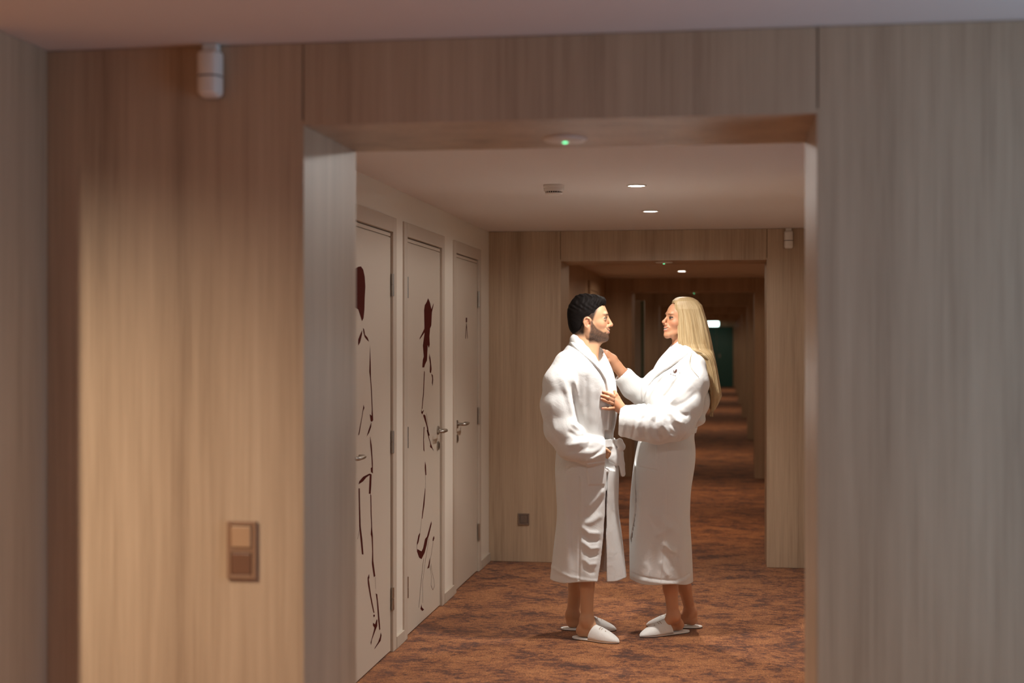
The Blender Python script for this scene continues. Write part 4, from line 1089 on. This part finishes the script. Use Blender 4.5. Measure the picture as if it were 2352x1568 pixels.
patches(rw, [(qs([(1553, 797), (1572, 806), (1556, 824), (1530, 850), (1508, 880), (1494, 906), (1486, 940), (1478, 940), (1480, 900), (1498, 862), (1524, 830), (1540, 812)], -48), 3.0, 2.0),
             (qs([(1470, 1016), (1533, 1016), (1531, 1200), (1518, 1345), (1455, 1345), (1464, 1180)]), 1.2, 2.0)], 0)
inner_w = trunk(rw, [(r[0], r[1] + 5, r[2] - 5, r[3] - 5) for r in wom_rows], 2.2, wom_ripple)
rw.put(lambda x, y, z: np.maximum(inner_w(x, y, z), 1120 - y), (1405, 1110, -115), (1640, 1352, 115), 2, 'sub')
rw.put(lambda x, y, z: 1331 + 2.0 * np.sin(x * .06 + 1) + .02 * (x - 1520) - y + 0 * z, (1405, 1300, -132), (1640, 1352, 128), 1.5, 'sub')
rw.chain([P(1568, 768, 0), P(1562, 796, -2), P(1548, 812, -6)], [23, 20, 12], 4, 'sub')
robe_w = WOM.build('bathrobe', rw, M_ROBE)
tag(robe_w, 'white terry bathrobe with a small brown chest emblem')
cw = Field(rng((1508, 1616, 1.2)), rng((776, 880, 1.2)), rng((-70, 66, 1.3)))
fw_ = lambda v: np.array(v) / np.linalg.norm(v)
cw.chain([P(1590, 796, 0), P(1587, 797, -16), P(1576, 804, -30), P(1560, 818, -40), P(1544, 836, -48)], [10, 10, 10.5, 10, 7], 6, flat=(fw_([-.2, .35, -.9]), 1.7))
cw.chain([P(1590, 796, 0), P(1586, 797, 14), P(1570, 802, 24), P(1552, 806, 24), P(1540, 820, 12), P(1530, 834, 0)], [10, 10, 10, 9, 8, 5], 6, flat=(fw_([-.3, .35, .87]), 1.7))
WOM.build('collar', cw, M_ROBE, robe_w)
bw2 = Field(rng((1455, 1606, 1.3)), rng((968, 1006, 1.2)), rng((-84, 84, 1.6)))
bt = trunk(bw2, [(r[0], r[1] - 2, r[2] + 3, r[3] + 3) for r in wom_rows], 2.2)
bw2.put(lambda x, y, z: np.maximum(bt(x, y, z), np.abs(y - 986) - 7), (1450, 970, -84), (1606, 1004, 84), 2)
WOM.build('belt', bw2, M_ROBE, robe_w)
# emblem: a small swirl with a line of lettering under it
bm = bmesh.new()
def robe_pt(a, b, off=.9):
    x, y, _ = P(a, b, -70); return WOM.loc(np.array([x, y, front(rw, x, y) - off - 1.0]))
def dot(a, b, r, n=8): bm.faces.new([bm.verts.new(robe_pt(a + r * math.cos(k * 2 * math.pi / n), b + r * math.sin(k * 2 * math.pi / n))) for k in range(n)])
for a_, b_, r_ in ((1552.5, 849, 1.7), (1551.5, 851.5, 2.2), (1549.5, 853.8, 2.2), (1547.2, 854.6, 1.4), (1546, 852.6, .9), (1546.6, 850.6, .8), (1548.4, 849.6, .7)): dot(a_, b_, r_)
for i, (a_, b_) in enumerate([(1539.5, 858.2), (1541.2, 859.0), (1544.6, 860.2), (1546.4, 861.0), (1548.2, 861.7), (1550.0, 862.3)]):
    dot(a_, b_, .75, 6)
bmesh.ops.recalc_face_normals(bm, faces=bm.faces)
mesh_obj('emblem', bm, M_EMB, robe_w)
# body
HW = Head(P(1569, 742, 0), rot_axes(math.radians(15), math.radians(4), 0, -1), .93)
wb = Field(rng((1372, 1450, .8), (1512, 1.3), (1605, .85), (1618, 1.3)), rng((686, 800, .85), (892, 1.0), (962, .75), (1330, 4.5), (1456, 1.2)), rng((-124, -62, .9), (40, 1.1), (108, 1.3)))
sculpt_head(wb, HW, False)
wb.cone(HW.p(-8, -14), P(1568, 806, 0), 19, 20, 8); wb.cone(HW.p(10, -24), P(1560, 808, 0), 14, 17, 8)
wb.ell(P(1556, 880, 0), (40, 74, 54), None, 14); wb.ell(P(1530, 1000, 0), (44, 80, 54), None, 14)
# near hand lying on his chest
kd = (MAN.D - WOM.D) / WOM.s
def chest(a, b):         # her sculpting depth of his robe surface at this pixel
    x, y, _ = MAN.P(a, b, -60); return (front(rb, x, y) * MAN.s + MAN.D - WOM.D) / WOM.s
def HP(a, b, lift):      # a point lifted off his robe
    return np.array(P(a, b, chest(a, b) - lift))
cK = chest(1411, 925)
wr = np.array(P(1436, 945, cK - 15))
wb.chain([P(1585, 842, -56), P(1574, 925, -86), P(1550, 962, -90)], [15, 14, 12], 8)
wb.chain([P(1550, 962, -90), P(1480, 960, -88), wr + np.array([6, 2, 0])], [13, 12, 9], 6)
kn = [np.array(P(a, b, cK - l)) for a, b, l in ((1412, 912, 9), (1411, 919.5, 10), (1409.5, 927.5, 10), (1411, 937, 8.5))]
for k_, r_ in zip(kn, (5.4, 5.6, 5.4, 5.0)): wb.cone(wr + (k_ - kn[1]) * .35, k_, 6.5, r_, 5)
wb.cone(wr, (kn[1] + kn[2]) / 2 + np.array([4, 0, 1]), 8.2, 7.0, 5)
fing = [((1400, 905.5), (1392, 902), (1385.5, 899.5)), ((1397, 913), (1388, 909.5), (1380, 907.5)), ((1397, 922), (1388, 918.5), (1380.5, 915.5)), ((1399, 938), (1391, 937.6), (1384, 937.4))]
for k_, fs in zip(kn, fing):
    pts = [k_] + [HP(a, b, l) for (a, b), l in zip(fs, (8.5, 6.5, 4.0))]
    wb.chain(pts, [4.4, 4.1, 3.7, 3.0], 1.4)
wb.chain([wr + np.array([-6, -12, 2]), np.array(P(1419, 914, cK - 9)), np.array(P(1415, 906, cK - 9)), np.array(P(1411.8, 898.5, cK - 7))], [6, 5, 4.4, 3.2], 2.5)
# far arm and hand on his shoulder
wb.chain([P(1520, 842, 56), P(1490, 890, 76), P(1474, 900, 80)], [14, 13, 12], 8)
wb.chain([P(1474, 900, 80), P(1440, 868, 74), P(1416, 840, 68)], [13, 14.5, 12], 6)
wb.chain([P(1416, 840, 68), P(1406, 826, 64), P(1392, 813, 58)], [12, 12, 10], 6)
for i in range(4):
    b0 = np.array(P(1390, 812, 58)) + np.array([i * 1.5 - 3, i * 4.0 - 6, i * 3.0 - 4])
    wb.chain([b0, b0 + [-12, -3, 2], b0 + [-22, -1, 6], b0 + [-29, 4, 9]], [4.6, 4.2, 3.8, 3.2], 1.6)
wb.chain([P(1400, 826, 56), P(1392, 832, 48), P(1384, 836, 44)], [5, 4.4, 3.4], 2.5)
flw = WOM.floor
bn1 = np.array(P(1547, 1414, -28)); bn2 = np.array(P(1586, 1406, 56))
wb.chain([P(1530, 1060, -30), P(1532, 1200, -34), P(1536, 1290, -34), P(1540, 1350, -32), bn1], [30, 25, 21, 16, 12.5], 8)
wb.chain([P(1540, 1060, 30), P(1555, 1200, 40), P(1566, 1290, 46), P(1573, 1350, 50), bn2], [30, 25, 19, 14.5, 12], 8)
g1, u1 = (P(1582, 1452, 6)[0], flw, 6.), (P(1470, 1464, -58)[0], flw, -58.)
g2, u2 = (P(1613, 1442, 50)[0], flw, 50.), (P(1484, 1438, 70)[0], flw, 70.)
foot(wb, bn1, np.array(g1) + [-12, 0, -4], np.array(u1) + [5, 0, 2], flw - 5, .92); foot(wb, bn2, np.array(g2) + [-9, 0, 2], np.array(u2) + [5, 0, 0], flw - 5, .92)
def wtone(V):
    col = face_tone(V, HW, False, SK(206, 150, 114))
    tips = np.array([HP(a, b, 4) for a, b in ((1384, 899), (1378.6, 907), (1379, 915), (1382.5, 937.4))])
    for t_ in tips:      # fingernails
        w_ = (np.linalg.norm(V - t_ + np.array([-1.2, 0, 2.2]), axis=1) < 2.6)[:, None]; col = np.where(w_, SK(226, 160, 140), col)
    return col
WOM.build('body', wb, M_SKIN, tone=wtone)
# ring on the middle and ring finger
def ring_obj(c_, ax_, r_):
    ax_ = ax_ / np.linalg.norm(ax_); e1 = np.cross(ax_, [0, 0, 1.0]); e1 /= np.linalg.norm(e1); e2 = np.cross(ax_, e1)
    pts = [c_ + r_ * (math.cos(t) * e1 + math.sin(t) * e2) for t in np.linspace(0, 2 * math.pi, 25)]
    tube('finger_ring', [Vector(WOM.loc(p_)) for p_ in pts], .0011, M_RING, WOM.root, 8)
f1 = HP(*fing[1][0], 8.5); ring_obj(kn[1] * .75 + f1 * .25, f1 - kn[1], 5.0)
f2 = HP(*fing[2][0], 8.5); ring_obj(kn[2] * .72 + f2 * .28, f2 - kn[2], 4.8)
for h_, t_ in ((g1, u1), (g2, u2)): slipper(WOM, h_, t_, 'slipper', 19)
# long straight hair
outL = [(680, 1566), (684, 1552), (690, 1545), (700, 1543), (727, 1548), (785, 1549.5), (803, 1556), (811, 1588), (826, 1608), (850, 1616), (900, 1624), (930, 1628), (948, 1632)]
outR = [(680, 1576), (684, 1592), (690, 1602), (702, 1612), (739, 1622.5), (785, 1633), (849, 1645), (895, 1653), (908, 1655), (930, 1646), (948, 1634)]
hh = Field(rng((1534, 1664, .9)), rng((672, 956, 1.0)), rng((-56, 56, 1.1)))
by = np.arange(672, 957, 1.0)
Ls = np.interp(by, [q_[0] for q_ in outL], [q_[1] for q_ in outL]); Rs = np.interp(by, [q_[0] for q_ in outR], [q_[1] for q_ in outR])
Ch = np.interp(by, [678, 684, 692, 710, 740, 790, 806, 815, 840, 900, 948], [6, 20, 29, 35, 37, 38, 42, 44, 38, 30, 16])
C0 = np.interp(by, [670, 800, 820, 850, 900, 950], [0, 0, -6, -10, -12, -10])
def hair_fn(x, y, z):
    l = np.interp(y, by, Ls).astype(np.float32); r = np.interp(y, by, Rs).astype(np.float32); ch = np.interp(y, by, Ch).astype(np.float32); c0 = np.interp(y, by, C0).astype(np.float32)
    a0 = (l + r) / 2; A = np.maximum((r - l) / 2, 2); u = (x - a0) / A; v = (z - c0) / ch
    n = np.interp(y, [684, 700, 790, 815], [2.2, 3.6, 3.6, 2.4]).astype(np.float32); rho = (np.abs(u) ** n + np.abs(v) ** n) ** (1 / n) + 1e-5
    d = (rho - 1) * (A * ch) / np.sqrt((ch * u / rho) ** 2 + (A * v / rho) ** 2 + 1e-3)
    th = np.arctan2(v, u)
    st = .9 * np.sin(th * 17 + 2.2 * np.sin(th * 5)) + .7 * np.sin(th * 31 + 1.5 + np.sin(y * .012)) + 1.1 * np.sin(th * 9 + .8 + y * .004)
    return np.maximum(d - st * np.clip((y - 684) / 50, 0, 1) * .55, 681.5 - y)
hh.put(hair_fn, (1536, 674, -54), (1662, 954, 54), 2)
# open the face side: the far half of the front stays clear of the face
hh.put(lambda x, y, z: np.maximum(np.maximum(x - np.interp(y, [690, 700, 760, 790, 800, 820], [1548, 1556, 1566, 1570, 1566, 1556]), 697 - y), np.abs(z + 1) - np.interp(y, [697, 715, 735], [20, 24, 26.5])), (1534, 690, -60), (1580, 822, 60), 2, 'sub')
def wom_strand(V):
    l = np.interp(V[:, 1], by, Ls); r = np.interp(V[:, 1], by, Rs); u = (V[:, 0] - (l + r) / 2) / np.maximum((r - l) / 2, 2)
    v = V[:, 2] / 36
    return np.stack([np.arctan2(v, u) * 1.1, V[:, 1] * .01, 0 * u], 1)
WOM.build('hair', hh, M_BLOND, strand=wom_strand)
# a few loose strands over the shoulder
for k_, pts in enumerate([[(1588, 811), (1584, 817), (1581, 826), (1579.5, 832), (1580, 838), (1582, 844), (1586, 851), (1591, 857), (1597, 864)]]):
    vv = []
    for a_, b_ in pts:
        x, y, _ = P(a_, b_, -60); vv.append(Vector(WOM.loc(np.array([x, y, min(front(rw, x, y), front(cw, x, y)) - 2.6]))))
    tube('hair_strand', vv, [.0019 * (1 - .6 * i / len(vv)) for i in range(len(vv))], M_BLOND, WOM.root, 6)
